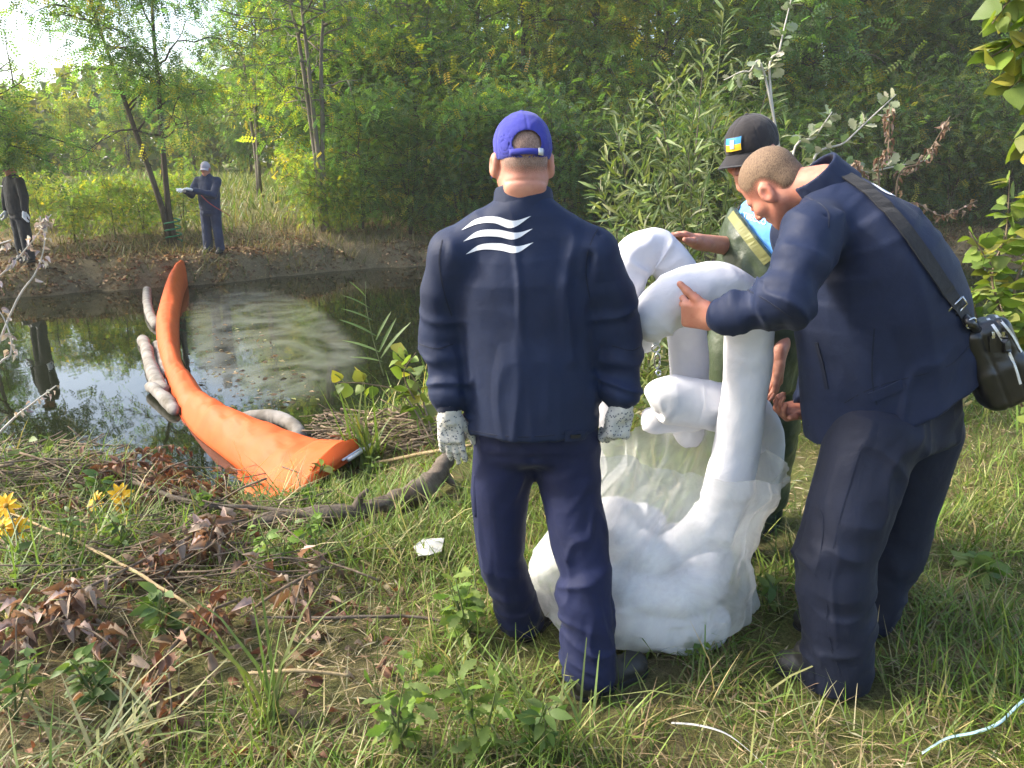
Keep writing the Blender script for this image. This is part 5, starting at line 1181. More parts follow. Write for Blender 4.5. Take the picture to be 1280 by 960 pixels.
# ------------------------------------------------------------------ trees and shrubs of the far bank
def branch_path(a, d, L, n=7, wob=.12, droop=0., rg=random):
    p = [np.asarray(a, float)]; d = nrm(d)
    for i in range(n):
        d = nrm(d + np.array([rg.gauss(0, wob), rg.gauss(0, wob), rg.gauss(0, wob) - droop])); p.append(p[-1] + d * L / n)
    return np.array(p)
def tree_meshes(nm, H, stems, cr, nl, leafs, cols, w, seed, tm, low=.25, mat='leaf_far', bark='bark', r0=None, droop=.05, clump=.32, top=1.0, zmin=None):
    """stems: list of (dx, dy) lean of each stem; returns trunk and crown mesh data in local space"""
    global RNG
    rg = random.Random(seed); keep = RNG; RNG = np.random.default_rng(seed); parts, tips = [], []
    for sx, sy in stems:
        h = H * rg.uniform(.85, 1); n = 10; t = np.linspace(0, 1, n)
        p = np.column_stack([sx * t ** 1.2 * h + .05 * h * np.cumsum([rg.gauss(0, .18) for _ in t]) * t, sy * t ** 1.2 * h + .05 * h * np.cumsum([rg.gauss(0, .18) for _ in t]) * t, t * h])
        p[0, :2] += (rg.uniform(-.05, .05), rg.uniform(-.05, .05)); rad = (r0 or H * .012) * (1 - .85 * t); parts.append(tube_geo(p, rad, 7))
        for k in range(int(10 + H * 1.6)):
            u = low + (1 - low) * rg.random() ** .8; b = np.array([np.interp(u, t, p[:, i]) for i in range(3)]); an = rg.uniform(0, 6.283)
            L = cr * rg.uniform(.5, 1.05) * (1.05 - .45 * abs(u - .5) * 2 * top); q = branch_path(b, (math.cos(an), math.sin(an), rg.uniform(.15, .8)), L, 6, .16, droop, rg)
            parts.append(tube_geo(q, np.linspace((r0 or H * .012) * .34, .006, len(q)), 5)); tips += [q[i] for i in range(2, 7)]
            for _ in range(2):
                i = rg.randint(2, 5); v = q[i] - q[i - 1]; q2 = branch_path(q[i], nrm(v) + np.array([rg.gauss(0, .6), rg.gauss(0, .6), rg.gauss(.1, .4)]), L * .5, 4, .2, droop, rg)
                parts.append(tube_geo(q2, np.linspace(.012, .004, len(q2)), 4)); tips += list(q2[1:])
        tips += list(p[-3:])
    V, F = multi(parts); tm_ = mesh_data(nm + '_trunk', V, F, M[bark])
    tips = np.array(tips); i = RNG.integers(0, len(tips), nl); g = RNG.normal(size=(nl, 3)) * clump * np.array([1, 1, .7]); pos = tips[i] + g; pos[:, 2] = np.maximum(pos[:, 2], .05)
    if zmin is not None: kp = (pos[:, 2] > zmin) | (RNG.random(nl) < .4); pos, i = pos[kp], i[kp]; nl = len(pos)
    out = pos - np.array([0, 0, H * .5]); out[:, 2] *= .3; out /= np.linalg.norm(out, axis=1)[:, None] + 1e-6
    d = out * .7 + rdir(nl) * .9 + np.array([0, 0, -.3]); up = rdir(nl) * .75 + np.array([0, 0, 1.])
    clr = tints(len(tips), cols, .22, w)[i] * (1 + .12 * RNG.normal(size=(nl, 1))); s = leafs * RNG.uniform(.65, 1.25, nl)
    Vc, Fc, C = place(tm, pos, d, up, s, np.clip(clr, .006, .9)); RNG = keep
    return tm_, mesh_data(nm + '_crown', Vc, Fc, M[mat], False, C)
def put(meshes, name, label, cat, loc, rz=0, sc=1.0, group=None):
    o = bpy.data.objects.new(name, None); COL.objects.link(o); tag(o, label, cat, group); o.location = loc; o.rotation_euler = (0, 0, rz); o.scale = (sc, sc, sc * random.uniform(.94, 1.08))
    for n_, m in zip(('trunk', 'crown'), meshes):
        c = bpy.data.objects.new(n_, m); COL.objects.link(c); c.parent = o
    return o
PIN = t_pinnate(5); PIN4 = t_pinnate(4)
BLUE = [(.09, .16, .072), (.115, .185, .062), (.155, .21, .05), (.32, .26, .035)]; WB = [.42, .34, .18, .06]
GOLD = [(.115, .18, .04), (.17, .225, .045), (.29, .27, .04), (.42, .31, .035)]; WG = [.36, .36, .18, .10]
DARK = [(.07, .12, .055), (.09, .14, .05), (.125, .16, .045), (.2, .18, .04)]; WD = [.4, .34, .2, .06]
K_two = tree_meshes('robinia_a', 7.4, [(-.20, -.02), (.0, .03)], 2.2, 7000, .25, BLUE[:3] + [(.24, .2, .035)], [.3, .33, .25, .12], 3, PIN, .18, r0=.065, droop=.09, clump=.3, zmin=2.8)
K_multi = tree_meshes('robinia_b', 8.2, [(-.08, 0), (.03, .02), (-.02, -.03)], 2.0, 3000, .27, GOLD[:3] + BLUE[:1], [.3, .3, .15, .25], 5, PIN, .25, bark='bark_grey', r0=.075, droop=.06)
K_t1 = tree_meshes('robinia_c', 8.5, [(.02, .0)], 2.7, 5200, .34, BLUE, WB, 11, PIN, .06, droop=.05, clump=.4)
K_t2 = tree_meshes('robinia_d', 9.0, [(-.03, .02), (.06, 0)], 2.6, 5200, .34, GOLD, WG, 12, PIN, .06, droop=.04, clump=.4)
K_t3 = tree_meshes('robinia_e', 8.0, [(.03, .0), (-.05, .01)], 2.8, 5000, .34, DARK, WD, 13, PIN, .05, droop=.05, clump=.4)
K_b1 = tree_meshes('shrub_a', 2.9, [(-.15, 0), (.12, .05), (.0, -.1)], 1.35, 2300, .25, BLUE, WB, 21, PIN, .08, r0=.03, clump=.26)
K_b2 = tree_meshes('shrub_b', 2.7, [(-.1, .1), (.15, 0), (.05, -.1)], 1.3, 2100, .24, DARK, WD, 22, PIN, .05, r0=.03, clump=.26)
K_b3 = tree_meshes('shrub_c', 2.3, [(-.12, .0), (.12, .08)], 1.2, 1900, .22, GOLD, WG, 23, PIN, .05, r0=.025, clump=.24)
def far_at(u, Y): x = (u - 640) / FPX * (Y * CP + .5); return np.array([x, Y, gz(x, Y)])
put(K_two, 'robinia_tree', 'twin-stemmed robinia, one stem slanting, beside the man in faded navy', 'tree', tuple(far_at(219, 15.7)), .15)
put(K_multi, 'robinia_tree', 'grey many-stemmed robinia rising from the litter past the man in faded navy', 'tree', tuple(far_at(408, 18.2)), 0)
K_low = tree_meshes('robinia_f', 3.6, [(.10, -.02), (-.1, .03)], 1.9, 1100, .25, BLUE[:3] + [(.24, .2, .035)], [.3, .33, .25, .12], 31, PIN, .42, r0=.05, droop=.04, clump=.24)
_lo = put(K_low, 'robinia_tree', 'low spreading robinia whose leaves hide the head of the man in black', 'tree', tuple(far_at(-30, 13.1)), .4)
def low_limb(tree, a, b, n, sp, seed):
    rg = random.Random(seed); q = bez([a, a * .5 + b * .5 + np.array([0, 0, .35]), b], 16); i = RNG.integers(5, 16, n); pos = q[i] + RNG.normal(size=(n, 3)) * np.array([sp, sp * .6, sp * .6]); Vl, Fl, Cl = place(PIN, pos, rdir(n) + np.array([0, 0, -.3]), rdir(n) * .7 + np.array([0, 0, 1.]), .25 * RNG.uniform(.7, 1.2, n), tints(n, BLUE[:3] + [(.24, .2, .035)], .2, [.3, .33, .25, .12]))
    iv = tree.matrix_basis.inverted()
    for nm_, me in (('limb', mesh_data('limb', *tube_geo(q, np.linspace(.03, .006, 16), 6), M['bark'])), ('limb_leaves', mesh_data('limb_leaves', Vl, Fl, M['leaf_far'], False, Cl))):
        o = bpy.data.objects.new(nm_, me); COL.objects.link(o); o.parent = tree; o.matrix_parent_inverse = iv
_a = far_at(-30, 13.1)
for k, (u, v, Y, n) in enumerate([(36, 186, 12.9, 230), (70, 205, 13.0, 130), (118, 190, 13.3, 120), (15, 160, 12.9, 160)]): low_limb(_lo, _a + (0, 0, 1.4 + .25 * k), P(u, v, Y), n, .30, k)
gF = 'leafy young trees filling in behind the shrub row'
gT, gS, gB = 'robinia trees massed behind the far bank', 'leafy shrubs along the far bank', 'trees beyond the clearing'
for u, Y, k, sc in [(455, 19.0, 0, 1.0), (515, 19.2, 1, 1.05), (575, 19.6, 0, 1.15), (640, 20.0, 1, 1.05), (700, 20.4, 0, 1.1), (765, 20.8, 1, 1.0), (830, 21.0, 0, 1.1), (900, 21.3, 2, 1.2), (975, 21.6, 0, 1.1), (1045, 21.8, 1, 1.15), (1110, 22.0, 1, 1.2), (1180, 22.4, 1, 1.3), (1255, 22.0, 1, 1.25), (1330, 22.2, 0, 1.2)]:
    put((K_b1, K_b2, K_b3)[k], 'robinia_shrub', ('blue-green leafy shrub in the row on the far bank', 'dark green leafy shrub in the row on the far bank', 'yellowing shrub in the row on the far bank')[k], 'shrub', tuple(far_at(u, Y)), random.uniform(0, 6), sc, gS)
for u, Y, k, sc in [(150, 15.9, 2, .5), (185, 16.3, 2, .5), (100, 15.2, 2, .5), (235, 17.3, 2, .6), (395, 18.4, 2, .72), (-30, 14.8, 0, .6), (60, 16.8, 2, .5), (430, 18.3, 2, .55)]:
    put((K_b1, K_b2, K_b3)[k], 'bank_shrub', ('small blue-green shrub at the foot of the far trees', '', 'small yellowing shrub at the foot of the far trees')[k], 'shrub', tuple(far_at(u, Y)), random.uniform(0, 6), sc, 'small shrubs under the far trees')
for u, Y, k, sc in [(330, 22.5, 3, .8), (440, 22.5, 0, .95), (520, 23, 3, .95), (590, 23.5, 0, 1.0), (660, 24, 1, 1.05), (740, 24.5, 1, 1.05), (815, 25, 1, 1.1), (890, 25.5, 0, 1.05), (965, 25.5, 1, 1.1), (1040, 26, 1, 1.1), (1110, 26, 2, 1.1), (1185, 26, 2, 1.15), (1260, 26, 2, 1.15), (1340, 26, 0, 1.1),
                    (480, 28, 2, 1.1), (560, 29, 1, 1.15), (640, 30, 0, 1.2), (720, 31, 1, 1.25), (800, 31, 1, 1.25), (880, 32, 0, 1.3), (960, 32, 1, 1.3), (1040, 32, 1, 1.3), (1120, 33, 2, 1.3), (1210, 33, 2, 1.3), (1300, 33, 0, 1.3), (390, 29, 1, .95)]:
    put((K_t1, K_t2, K_t3, K_multi)[k], 'robinia_tree', ('tall blue-green robinia behind the shrub row', 'tall golden-green robinia behind the shrub row', 'tall dark green robinia behind the shrub row', 'tall grey-stemmed robinia behind the litter slope')[k], 'tree', tuple(far_at(u, Y)), random.uniform(0, 6), sc, gT)
for u, Y, k, sc in [(-60, 20, 2, .45), (30, 27, 1, .34), (105, 33, 1, .36), (170, 36, 1, .40), (250, 34, 1, .5), (320, 34, 0, .7), (-30, 32, 2, .45), (400, 36, 1, .8)]:
    put((K_t1, K_t2, K_t3)[k], 'robinia_tree', ('blue-green tree across the sunny clearing', 'golden-green tree across the sunny clearing', 'dark green tree across the sunny clearing')[k], 'tree', tuple(far_at(u, Y)), random.uniform(0, 6), sc, gB)
for j, u in enumerate(range(430, 1340, 62)):
    k = (2, 0, 2, 1)[j % 4]; put((K_b1, K_b2, K_b3)[k], 'young_robinia', ('blue-green young robinia filling in behind the shrub row', 'dark young robinia filling in behind the shrub row', 'golden young robinia filling in behind the shrub row')[k], 'tree', tuple(far_at(u + random.uniform(-15, 15), 22.2 + (u - 430) / 300)), random.uniform(0, 6), random.uniform(1.5, 1.9), gF)
# far-off wood as one mass
n = 46000; x = RNG.uniform(-50, 60, n); y = RNG.uniform(36, 52, n) ; ang = x / y
hmax = np.interp(ang, [-1, -.62, -.35, -.2, 0, .6, 1.2], [5, 4.2, 4.8, 9, 14, 15, 14]) * (1 + .22 * noise3(np.stack([x * .3, y * .3, 0 * x], 1), 3)); z = ground(x, y) + RNG.uniform(0, 1, n) ** .8 * hmax
Vw, Fw, Cw = place(t_quad(.8), np.stack([x, y, z], 1), rdir(n), rdir(n) + np.array([0, -.4, .5]), RNG.uniform(.3, .7, n), tints(n, [(.06, .09, .03), (.10, .12, .035), (.17, .16, .04)], .25))
tag(mobj('wood', Vw, Fw, M['leaf_far'], sm=False, tint=Cw), 'wood closing the view behind the robinia trees', 'wood', kind='stuff')
# leaf litter and rough grass on the far bank
n = 36000; x = RNG.uniform(-12, 14, n); sfar = np.abs(RNG.normal(0, 1.8, n)) - .55; y = edge_far(x) + sfar; m = noise3(np.stack([x * .8, y * .8, 0 * x], 1), 2) > -.35; x, y = x[m], y[m]; n = len(x); z = ground(x, y) + .012; ok = z > WZ + .03; x, y, z = x[ok], y[ok], z[ok]; n = len(x)
Vw, Fw, Cw = place(t_oval(.55, .3), np.stack([x, y, z], 1), rdir(n, 0, .25), rdir(n, 1.6), RNG.uniform(.05, .11, n), tints(n, [(.17, .10, .055), (.26, .17, .09), (.36, .26, .14), (.10, .06, .035)], .25))
tag(mobj('leaf_litter', Vw, Fw, M['dry_leaf'], sm=False, tint=Cw), 'brown fallen leaves over the far bank', 'leaves', kind='stuff')
def blade(w=.03, bend=.5, seg=3):
    V, F = [], []
    for i in range(seg + 1):
        t = i / seg; ww = w / 2 * (1 - t ** 1.6) + .001; V += [(-ww, t * (1 - .25 * bend * t), -bend * .55 * t * t), (ww, t * (1 - .25 * bend * t), -bend * .55 * t * t)]
    for i in range(seg): F.append((2 * i, 2 * i + 1, 2 * i + 3, 2 * i + 2))
    return T(V, F)
BL = [blade(.035, b, 3) for b in (.2, .6, 1.1)]
def grass(name, x, y, hgt, cols, w, lean=.5, kind=(0, 1, 2), label=None, cat='grass', dz=-.01, wid=1.0):
    n = len(x); k = RNG.choice(kind, n); out = []
    clr = tints(n, cols, .2, w)
    for j in set(kind):
        i = np.where(k == j)[0]; q = np.stack([x[i], y[i], ground(x[i], y[i]) + dz], 1); h = hgt[i]; tv, tf = BL[j]; tv = tv * np.array([wid, 1, 1])
        d = rdir(len(i), 0, .4) * lean * RNG.uniform(.3, 1.6, (len(i), 1)) + np.array([0, 0, 1.]); d[:, 2] = np.maximum(d[:, 2], .12); up = rdir(len(i), .3); up = np.where((RNG.random(len(i)) < .75)[:, None], -d * np.array([1, 1, 0]) + .2 * up + np.array([0, 0, .35]), up)
        out.append(place((tv, tf), q, d, up, h, clr[i]))
    V, F, C = join(out); return tag(mobj(name, V, F, M['grass'], sm=False, tint=C), label, cat, kind='stuff')
n = 34000; x = RNG.uniform(-12, 14, n); y = edge_far(x) - .6 + RNG.uniform(.02, 1, n) ** 1.7 * 6; m = (noise3(np.stack([x * 1.1, y * 1.1, 0 * x], 1), 9) > -.3) & (ground(x, y) > WZ + .02); x, y = x[m], y[m]
grass('rough_grass', x, y, RNG.uniform(.10, .38, len(x)), [(.09, .11, .03), (.2, .17, .07), (.3, .23, .11), (.13, .10, .05)], [.3, .25, .25, .2], .6, label='rough dry grass along the far bank', wid=1.4)
n = 9000; x = RNG.uniform(-16, -1, n); y = RNG.uniform(17, 34, n); m = y > edge_far(x) + 3; grass('meadow_grass', x[m], y[m], RNG.uniform(.25, .6, m.sum()), [(.13, .19, .045), (.18, .23, .06), (.28, .26, .09)], None, .5, label='sunny meadow grass in the clearing beyond the far trees', wid=2.0)
# ------------------------------------------------------------------ grass of the near bank
def near_scatter(n, x0, x1, y0, y1, fall=1.0):
    x = RNG.uniform(x0, x1, n); y = y0 + (y1 - y0) * RNG.random(n) ** fall
    ok = (y < edge_near(x) - .12) & (np.abs(x) < .74 * y + 1.1); x, y = x[ok], y[ok]; q = np.stack([x, y], 1); ok = np.ones(len(x), bool)
    for h_, t_ in SHOES[:6] + SHOES[10:]:
        a, b = np.array(h_[:2]) + (0, -.05), np.array(t_[:2]) + (0, -.05); ba = b - a; t = np.clip(((q - a) @ ba) / (ba @ ba), 0, 1); ok &= (np.linalg.norm(q - a - t[:, None] * ba, axis=1) > .13) | (RNG.random(len(x)) < .12)   # trodden down round the shoes
    return x[ok], y[ok]
NZ = lambda x, y, f, s: noise3(np.stack([x * f, y * f, 0 * x], 1), s)
GR = [(.12, .19, .03), (.175, .255, .045), (.245, .30, .07), (.38, .32, .15), (.22, .17, .085)]
x, y = near_scatter(215000, -5.2, 6.2, 1.0, 8.6, 1.35); patch = NZ(x, y, 1.3, 31) + .6 * NZ(x, y, 4, 32); keep = RNG.random(len(x)) < np.clip(.62 + .55 * patch, .12, 1) * np.where(x < -.9, .75, 1); x, y, patch = x[keep], y[keep], patch[keep]
grass('grass', x, y, RNG.uniform(.06, .19, len(x)) * (1 + .35 * patch), GR, [.30, .36, .22, .09, .03], .75, label='short trodden grass of the near bank')
x, y = near_scatter(20000, -5.2, 6.2, 1.0, 8.0, 1.3); patch = NZ(x, y, .9, 41); keep = RNG.random(len(x)) < np.clip(.65 - .4 * patch, .25, 1); x, y = x[keep], y[keep]
x2, y2 = near_scatter(9000, -2.6, 3.2, 1.15, 3.4, 1.0); x, y = np.r_[x, x2], np.r_[y, y2]
grass('dead_grass', x, y, RNG.uniform(.06, .22, len(x)), [(.36, .29, .15), (.29, .23, .12), (.21, .16, .085), (.42, .36, .21)], None, 2.6, (0, 1), 'straw-coloured dead grass matted on the near bank', dz=.012, wid=.55)
x, y = near_scatter(24000, -3.2, 2.2, 1.0, 4.0, 1.2); patch = NZ(x, y, 1.6, 51); keep = (RNG.random(len(x)) < np.clip(.3 + .9 * patch, 0, 1) * smooth(2.0, .0, x)); x, y = x[keep], y[keep]
grass('long_grass', x, y, RNG.uniform(.18, .42, len(x)), [(.13, .2, .035), (.18, .25, .06), (.26, .27, .1), (.38, .32, .16)], [.36, .32, .18, .14], .95, (1, 2), 'long arching grass in front of the dead leaves', wid=.62)
x, y = near_scatter(7000, -1.4, 6, 4.5, 9, .9); grass('tall_grass', x, y, RNG.uniform(.15, .45, len(x)), GR[:4], [.3, .3, .2, .2], .6, label='taller grass at the foot of the willow', wid=.9)

x, y = near_scatter(34000, -4.5, 5, 1.1, 5, 1.3); n = len(x); V, F, C = place(t_quad(.10), np.stack([x, y, ground(x, y) + RNG.uniform(.003, .02, n)], 1), rdir(n, 0, .12), rdir(n, 2), RNG.uniform(.02, .075, n), tints(n, [(.38, .31, .17), (.27, .2, .11), (.16, .11, .06), (.46, .4, .26)], .2)); tag(mobj('straw_litter', V, F, M['dry_leaf'], sm=False, tint=C), 'short straw litter between the grass', 'straw', kind='stuff')
# single tufts with wide blades
def tuft(u, v, n, h, cols, label, spread=.05, lean=.35, wid=.9, Y=None, name='grass_tuft'):
    b = G(u, v); q = b + np.column_stack([RNG.normal(0, spread, (n, 2)), np.zeros(n)]); d = rdir(n, 0, .2) * lean + np.array([0, 0, 1.]); up = -d * np.array([1, 1, 0]) + np.array([0, 0, .3]) + .1 * rdir(n)
    V, F, C = join([place((BL[j][0] * np.array([wid, 1, 1]), BL[j][1]), q[j::3], d[j::3], up[j::3], h * RNG.uniform(.6, 1.1, len(q[j::3])), tints(len(q[j::3]), cols, .15)) for j in range(3)])
    tag(mobj(name, V, F, M['grass'], sm=False, tint=C), label, 'grass', 'single grass tufts')
tuft(462, 585, 34, .62, [(.18, .23, .045), (.13, .18, .04)], 'upright yellow-green grass tuft beside the orange boom end', .04, .22)
tuft(335, 905, 12, .60, [(.13, .19, .05), (.17, .22, .06)], 'tall narrow grass shoot among the straw at the lower bank', .02, .15, .7)
tuft(1250, 560, 40, .22, [(.17, .22, .05), (.12, .17, .04)], 'bright green tuft on the trodden grass under the bag', .12, .6)
tuft(700, 935, 30, .34, [(.11, .17, .04), (.17, .21, .06)], 'green tuft at the heel of the man in the blue cap', .06, .6, .7)
tuft(120, 950, 60, .42, [(.17, .20, .08), (.25, .25, .11), (.13, .17, .05)], 'sprawling grey-green sedge tuft below the dead leaf branches', .08, 1.1, .8)
tuft(1245, 640, 30, .24, [(.17, .22, .05), (.22, .22, .07)], 'leafy green tuft on the bare patch below the shoulder bag', .1, .8)

# ------------------------------------------------------------------ single plants with leaves of their own
V_POP = variants('poplar_leaf', [t_outline(POPLAR, .15, .12, 0, i) for i in range(3)], [(.20, .27, .045), (.25, .30, .06), (.16, .23, .05), (.30, .30, .05), (.22, .28, .07), (.18, .25, .05)], M['leaf'])
V_PALE = variants('silver_leaf', [t_outline(LOBED, .15, .1, .1, i) for i in range(3)], [(.30, .34, .22), (.36, .39, .28), (.22, .28, .14), (.18, .25, .12), (.42, .43, .34), (.26, .31, .2)], M['pale_leaf'])
V_WIL = variants('willow_leaf', [t_strip(.17, b, 4) for b in (.1, .3, .5)], [(.15, .20, .075), (.20, .25, .11), (.26, .30, .16), (.12, .17, .06), (.22, .26, .09), (.30, .33, .2)], M['leaf'], k=8)
CRUMP = [(.02, 0), (.13, .08), (.22, .2), (.25, .32), (.21, .42), (.27, .54), (.22, .66), (.16, .78), (.09, .9), (.01, 1)]
V_DRY = variants('dry_leaf', [t_outline(CRUMP, .55, .5, c, i) for i, c in enumerate((.9, 1.5, 2.2))], [(.23, .155, .11), (.31, .235, .18), (.25, .16, .105), (.37, .29, .22), (.19, .12, .08), (.28, .2, .145)], M['dry_leaf'])
V_RED = variants('dead_leaf', [t_outline(CRUMP, .5, .5, c, i + 4) for i, c in enumerate((1.0, 1.8, 2.6))], [(.17, .09, .055), (.24, .13, .075), (.13, .07, .045), (.30, .19, .115), (.21, .125, .08), (.15, .085, .058)], M['dry_leaf'])
THIN = lambda o, f: [(w * f, y) for w, y in o]
V_WEED = variants('weed_leaf', [t_outline(THIN(OVATE, .75), .3, .15, 0, i) for i in range(3)], [(.12, .18, .04), (.16, .22, .05), (.10, .16, .045), (.19, .25, .06), (.13, .2, .05), (.15, .2, .07)], M['leaf'])
V_CUT = variants('cut_leaf', [t_outline(THIN(LOBED, .62), .3, .15, 0, i + 7) for i in range(3)], [(.14, .22, .045), (.18, .26, .06), (.12, .19, .04), (.20, .27, .07), (.15, .23, .05), (.17, .24, .06)], M['leaf'])
V_BLEACH = variants('bleached_leaf', [t_outline(OVATE, .5, .4, c, i + 9) for i, c in enumerate((.8, 1.3, 1.6))], [(.42, .41, .38), (.36, .35, .32), (.5, .49, .46), (.3, .29, .26), (.4, .39, .36), (.46, .45, .42)], M['dry_leaf'])
def spray(root, path, r, mat, vs, n, size, t0=.15, out=.9, along=.5, sag=.2, name='stem', var=.3, flat=.6, lmax=300):
    """a twig with single leaves alternating along it"""
    tube(name, path, r, mat, root, n=24, seg=6)
    q = bez(path, 60); ts = np.sort(RNG.uniform(t0, 1, n)); i = np.minimum((ts * 59).astype(int), 58); p = q[i]; tg = q[i + 1] - q[i]; tg /= np.linalg.norm(tg, axis=1)[:, None] + 1e-9
    sd = rdir(n); sd -= tg * np.einsum('ij,ij->i', sd, tg)[:, None]; sd /= np.linalg.norm(sd, axis=1)[:, None]; d = tg * along + sd * out + np.array([0, 0, -sag]); up = np.array([0, 0, 1.]) * flat + rdir(n) * .7
    leaf_objs(root, vs, p + sd * .012, d, up, size * RNG.uniform(1 - var, 1 + var, n))
def plant(u, v, h, n, size, vs, label, cat='plant', nst=1, lean=(0, 0), group=None, mat='stem', name='weed_plant', out=1.0, along=.35, sag=.1, Y=None, r=.004, base=None, t0=.1):
    b = G(u, v) if base is None else np.asarray(base, float); root = empty(name, tuple(b), label, cat, group)
    for k in range(nst):
        an = random.uniform(0, 6.28); sp = (.25 * h if nst > 1 else .04 * h); e = b + np.array([lean[0] + sp * math.cos(an), lean[1] + sp * math.sin(an), h * random.uniform(.75, 1.05)])
        mid = (b + e) / 2 + np.array([random.gauss(0, .03), random.gauss(0, .03), .05 * h]) * h * 2; spray(root, [b, mid, e], [r, r * .8, r * .35], M[mat], vs, max(3, n // nst), size, t0, out, along, sag)
    return root
gW = 'green weeds in the grass'
for u, v, h, n, sz, vs, nst, lab in [(a_, b_, c_, int(d_ * 2.2), e_ * .8, f_, g_ + 1, h_) for a_, b_, c_, d_, e_, f_, g_, h_ in [(585, 800, .26, 34, .075, V_CUT, 4, 'bushy bright green weed against the left trouser leg'), (500, 945, .30, 40, .07, V_CUT, 4, 'cut-leaved green weed standing in front of the boots'), (600, 955, .30, 30, .07, V_CUT, 3, 'green weed with jagged leaves between boots and straw'),
    (385, 640, .16, 26, .06, V_WEED, 4, 'low leafy weed at the orange boom end'), (425, 628, .15, 30, .05, V_WEED, 5, 'creeping green weed against the driftwood log'), (345, 720, .22, 30, .06, V_CUT, 4, 'feathery green weed above the dark twig'), (400, 700, .2, 24, .06, V_CUT, 3, 'pale green weed halfway between log and twig'),
    (955, 765, .18, 9, .075, V_WEED, 1, 'small plant with drooping pale leaves between bag and shoe'), (863, 830, .13, 9, .06, V_WEED, 1, 'dark leafed weed against the bottom of the clear bag'), (1215, 725, .10, 18, .11, V_WEED, 3, 'flat rosette weed on the trodden ground'), (80, 720, .30, 40, .05, V_WEED, 4, 'grey-green bushy weed beside the yellow flowers'),
    (160, 700, .22, 26, .05, V_WEED, 3, 'small-leaved weed in the dead leaves under the flowers'), (205, 790, .18, 22, .07, V_WEED, 3, 'green weed growing through the dead leaf branch'), (120, 880, .2, 26, .07, V_WEED, 3, 'broad-leaved weed below the long buff cane'), (20, 900, .26, 24, .06, V_WEED, 3, 'grey weed at the lower end of the dead branch'),
    (670, 945, .2, 20, .07, V_WEED, 3, 'soft green weed behind the bigger boot'), (255, 655, .18, 18, .08, V_WEED, 3, 'green bramble shoot over the brown leaf heap'), (120, 640, .2, 18, .085, V_WEED, 3, 'bramble shoot behind the yellow flowers'), (470, 600, .14, 16, .06, V_WEED, 3, 'small weed by the cut end of the orange boom'), (40, 590, .2, 14, .09, V_WEED, 2, 'green shoot on the twig heap at the water')]]:
    plant(u, v, h, n, sz, vs, lab, 'weed', nst, group=gW)
# young poplar twigs by the boom end
pb = G(545, 560); root = empty('poplar_shoot', tuple(pb), 'young poplar shoot with round leaves reaching over the water', 'shoot')
for pth, n in (([pb, P(505, 495, 4.7), P(460, 480, 4.65), P(415, 478, 4.6)], 22), ([pb, P(525, 490, 4.8), P(505, 455, 4.8), P(492, 440, 4.8)], 16), ([pb, P(530, 520, 4.7), P(505, 470, 4.7), P(520, 440, 4.75)], 20)): spray(root, pth, [.007, .005, .004, .002], M['twig'], V_POP, n, .085, .2, .9, .4, .25)
pb = G(392, 632); root = empty('poplar_shoot', tuple(pb), 'little poplar shoot leaning against the orange boom', 'shoot'); spray(root, [pb, P(396, 600, 4.15), P(405, 582, 4.15)], [.005, .004, .002], M['stem'], V_POP, 12, .065, .3); spray(root, [pb, P(420, 605, 4.15), P(424, 595, 4.15)], [.004, .003, .002], M['stem'], V_POP, 7, .06, .3)
# reed stalk
pb = Pz(480, 470, WZ + .0); root = empty('reed', tuple(pb), 'single green reed stalk standing at the water edge', 'reed'); q = [pb, P(468, 430, pb[1]), P(458, 385, pb[1]), P(457, 352, pb[1])]; tube('stalk', q, [.006, .005, .004, .002], M['stem'], root, n=20, seg=6)
V_REED = variants('reed_leaf', [t_strip(.09, b, 5) for b in (.15, .35)], [(.17, .24, .07), (.22, .28, .1)], M['leaf'])
for (u, v), (u2, v2) in (((474, 440), (430, 420)), ((470, 420), (428, 395)), ((465, 400), (430, 382)), ((462, 385), (432, 366)), ((474, 440), (492, 398)), ((476, 448), (505, 402)), ((470, 425), (485, 390)), ((458, 372), (440, 350)), ((478, 452), (440, 442))):
    a, b = P(u, v, pb[1]), P(u2, v2, pb[1] + random.uniform(-.1, .1)); leaf_objs(root, V_REED, [a], [b - a], [(.2, -.4, 1)], [np.linalg.norm(b - a) * 1.05])

# ------------------------------------------------------------------ willow behind the men
wb_ = np.array([1.35, 5.9, gz(1.35, 5.9)]); root = empty('willow_bush', tuple(wb_), 'tall narrow-leaved grey-green willow bush behind the men', 'willow'); pos, dd, uu, ss = [], [], [], []
ends = [(905, 12, 6.0), (880, 60, 5.8), (845, 80, 5.7), (815, 110, 5.6), (790, 135, 5.7), (770, 165, 5.5), (755, 195, 5.6), (748, 235, 5.5), (935, 70, 6.0), (960, 110, 5.9), (870, 120, 5.5), (900, 140, 5.5), (830, 165, 5.3), (860, 190, 5.2), (795, 215, 5.2), (820, 240, 5.1), (775, 262, 5.2), (880, 235, 5.1), (915, 200, 5.4), (850, 270, 5.0), (805, 290, 4.9), (890, 285, 5.0), (985, 160, 5.8), (940, 230, 5.4), (765, 300, 5.2), (840, 330, 4.9), (1010, 200, 5.8), (800, 350, 4.9), (880, 350, 4.9), (780, 330, 5.0), (990, 250, 5.6), (850, 400, 4.8), (810, 420, 4.8)]
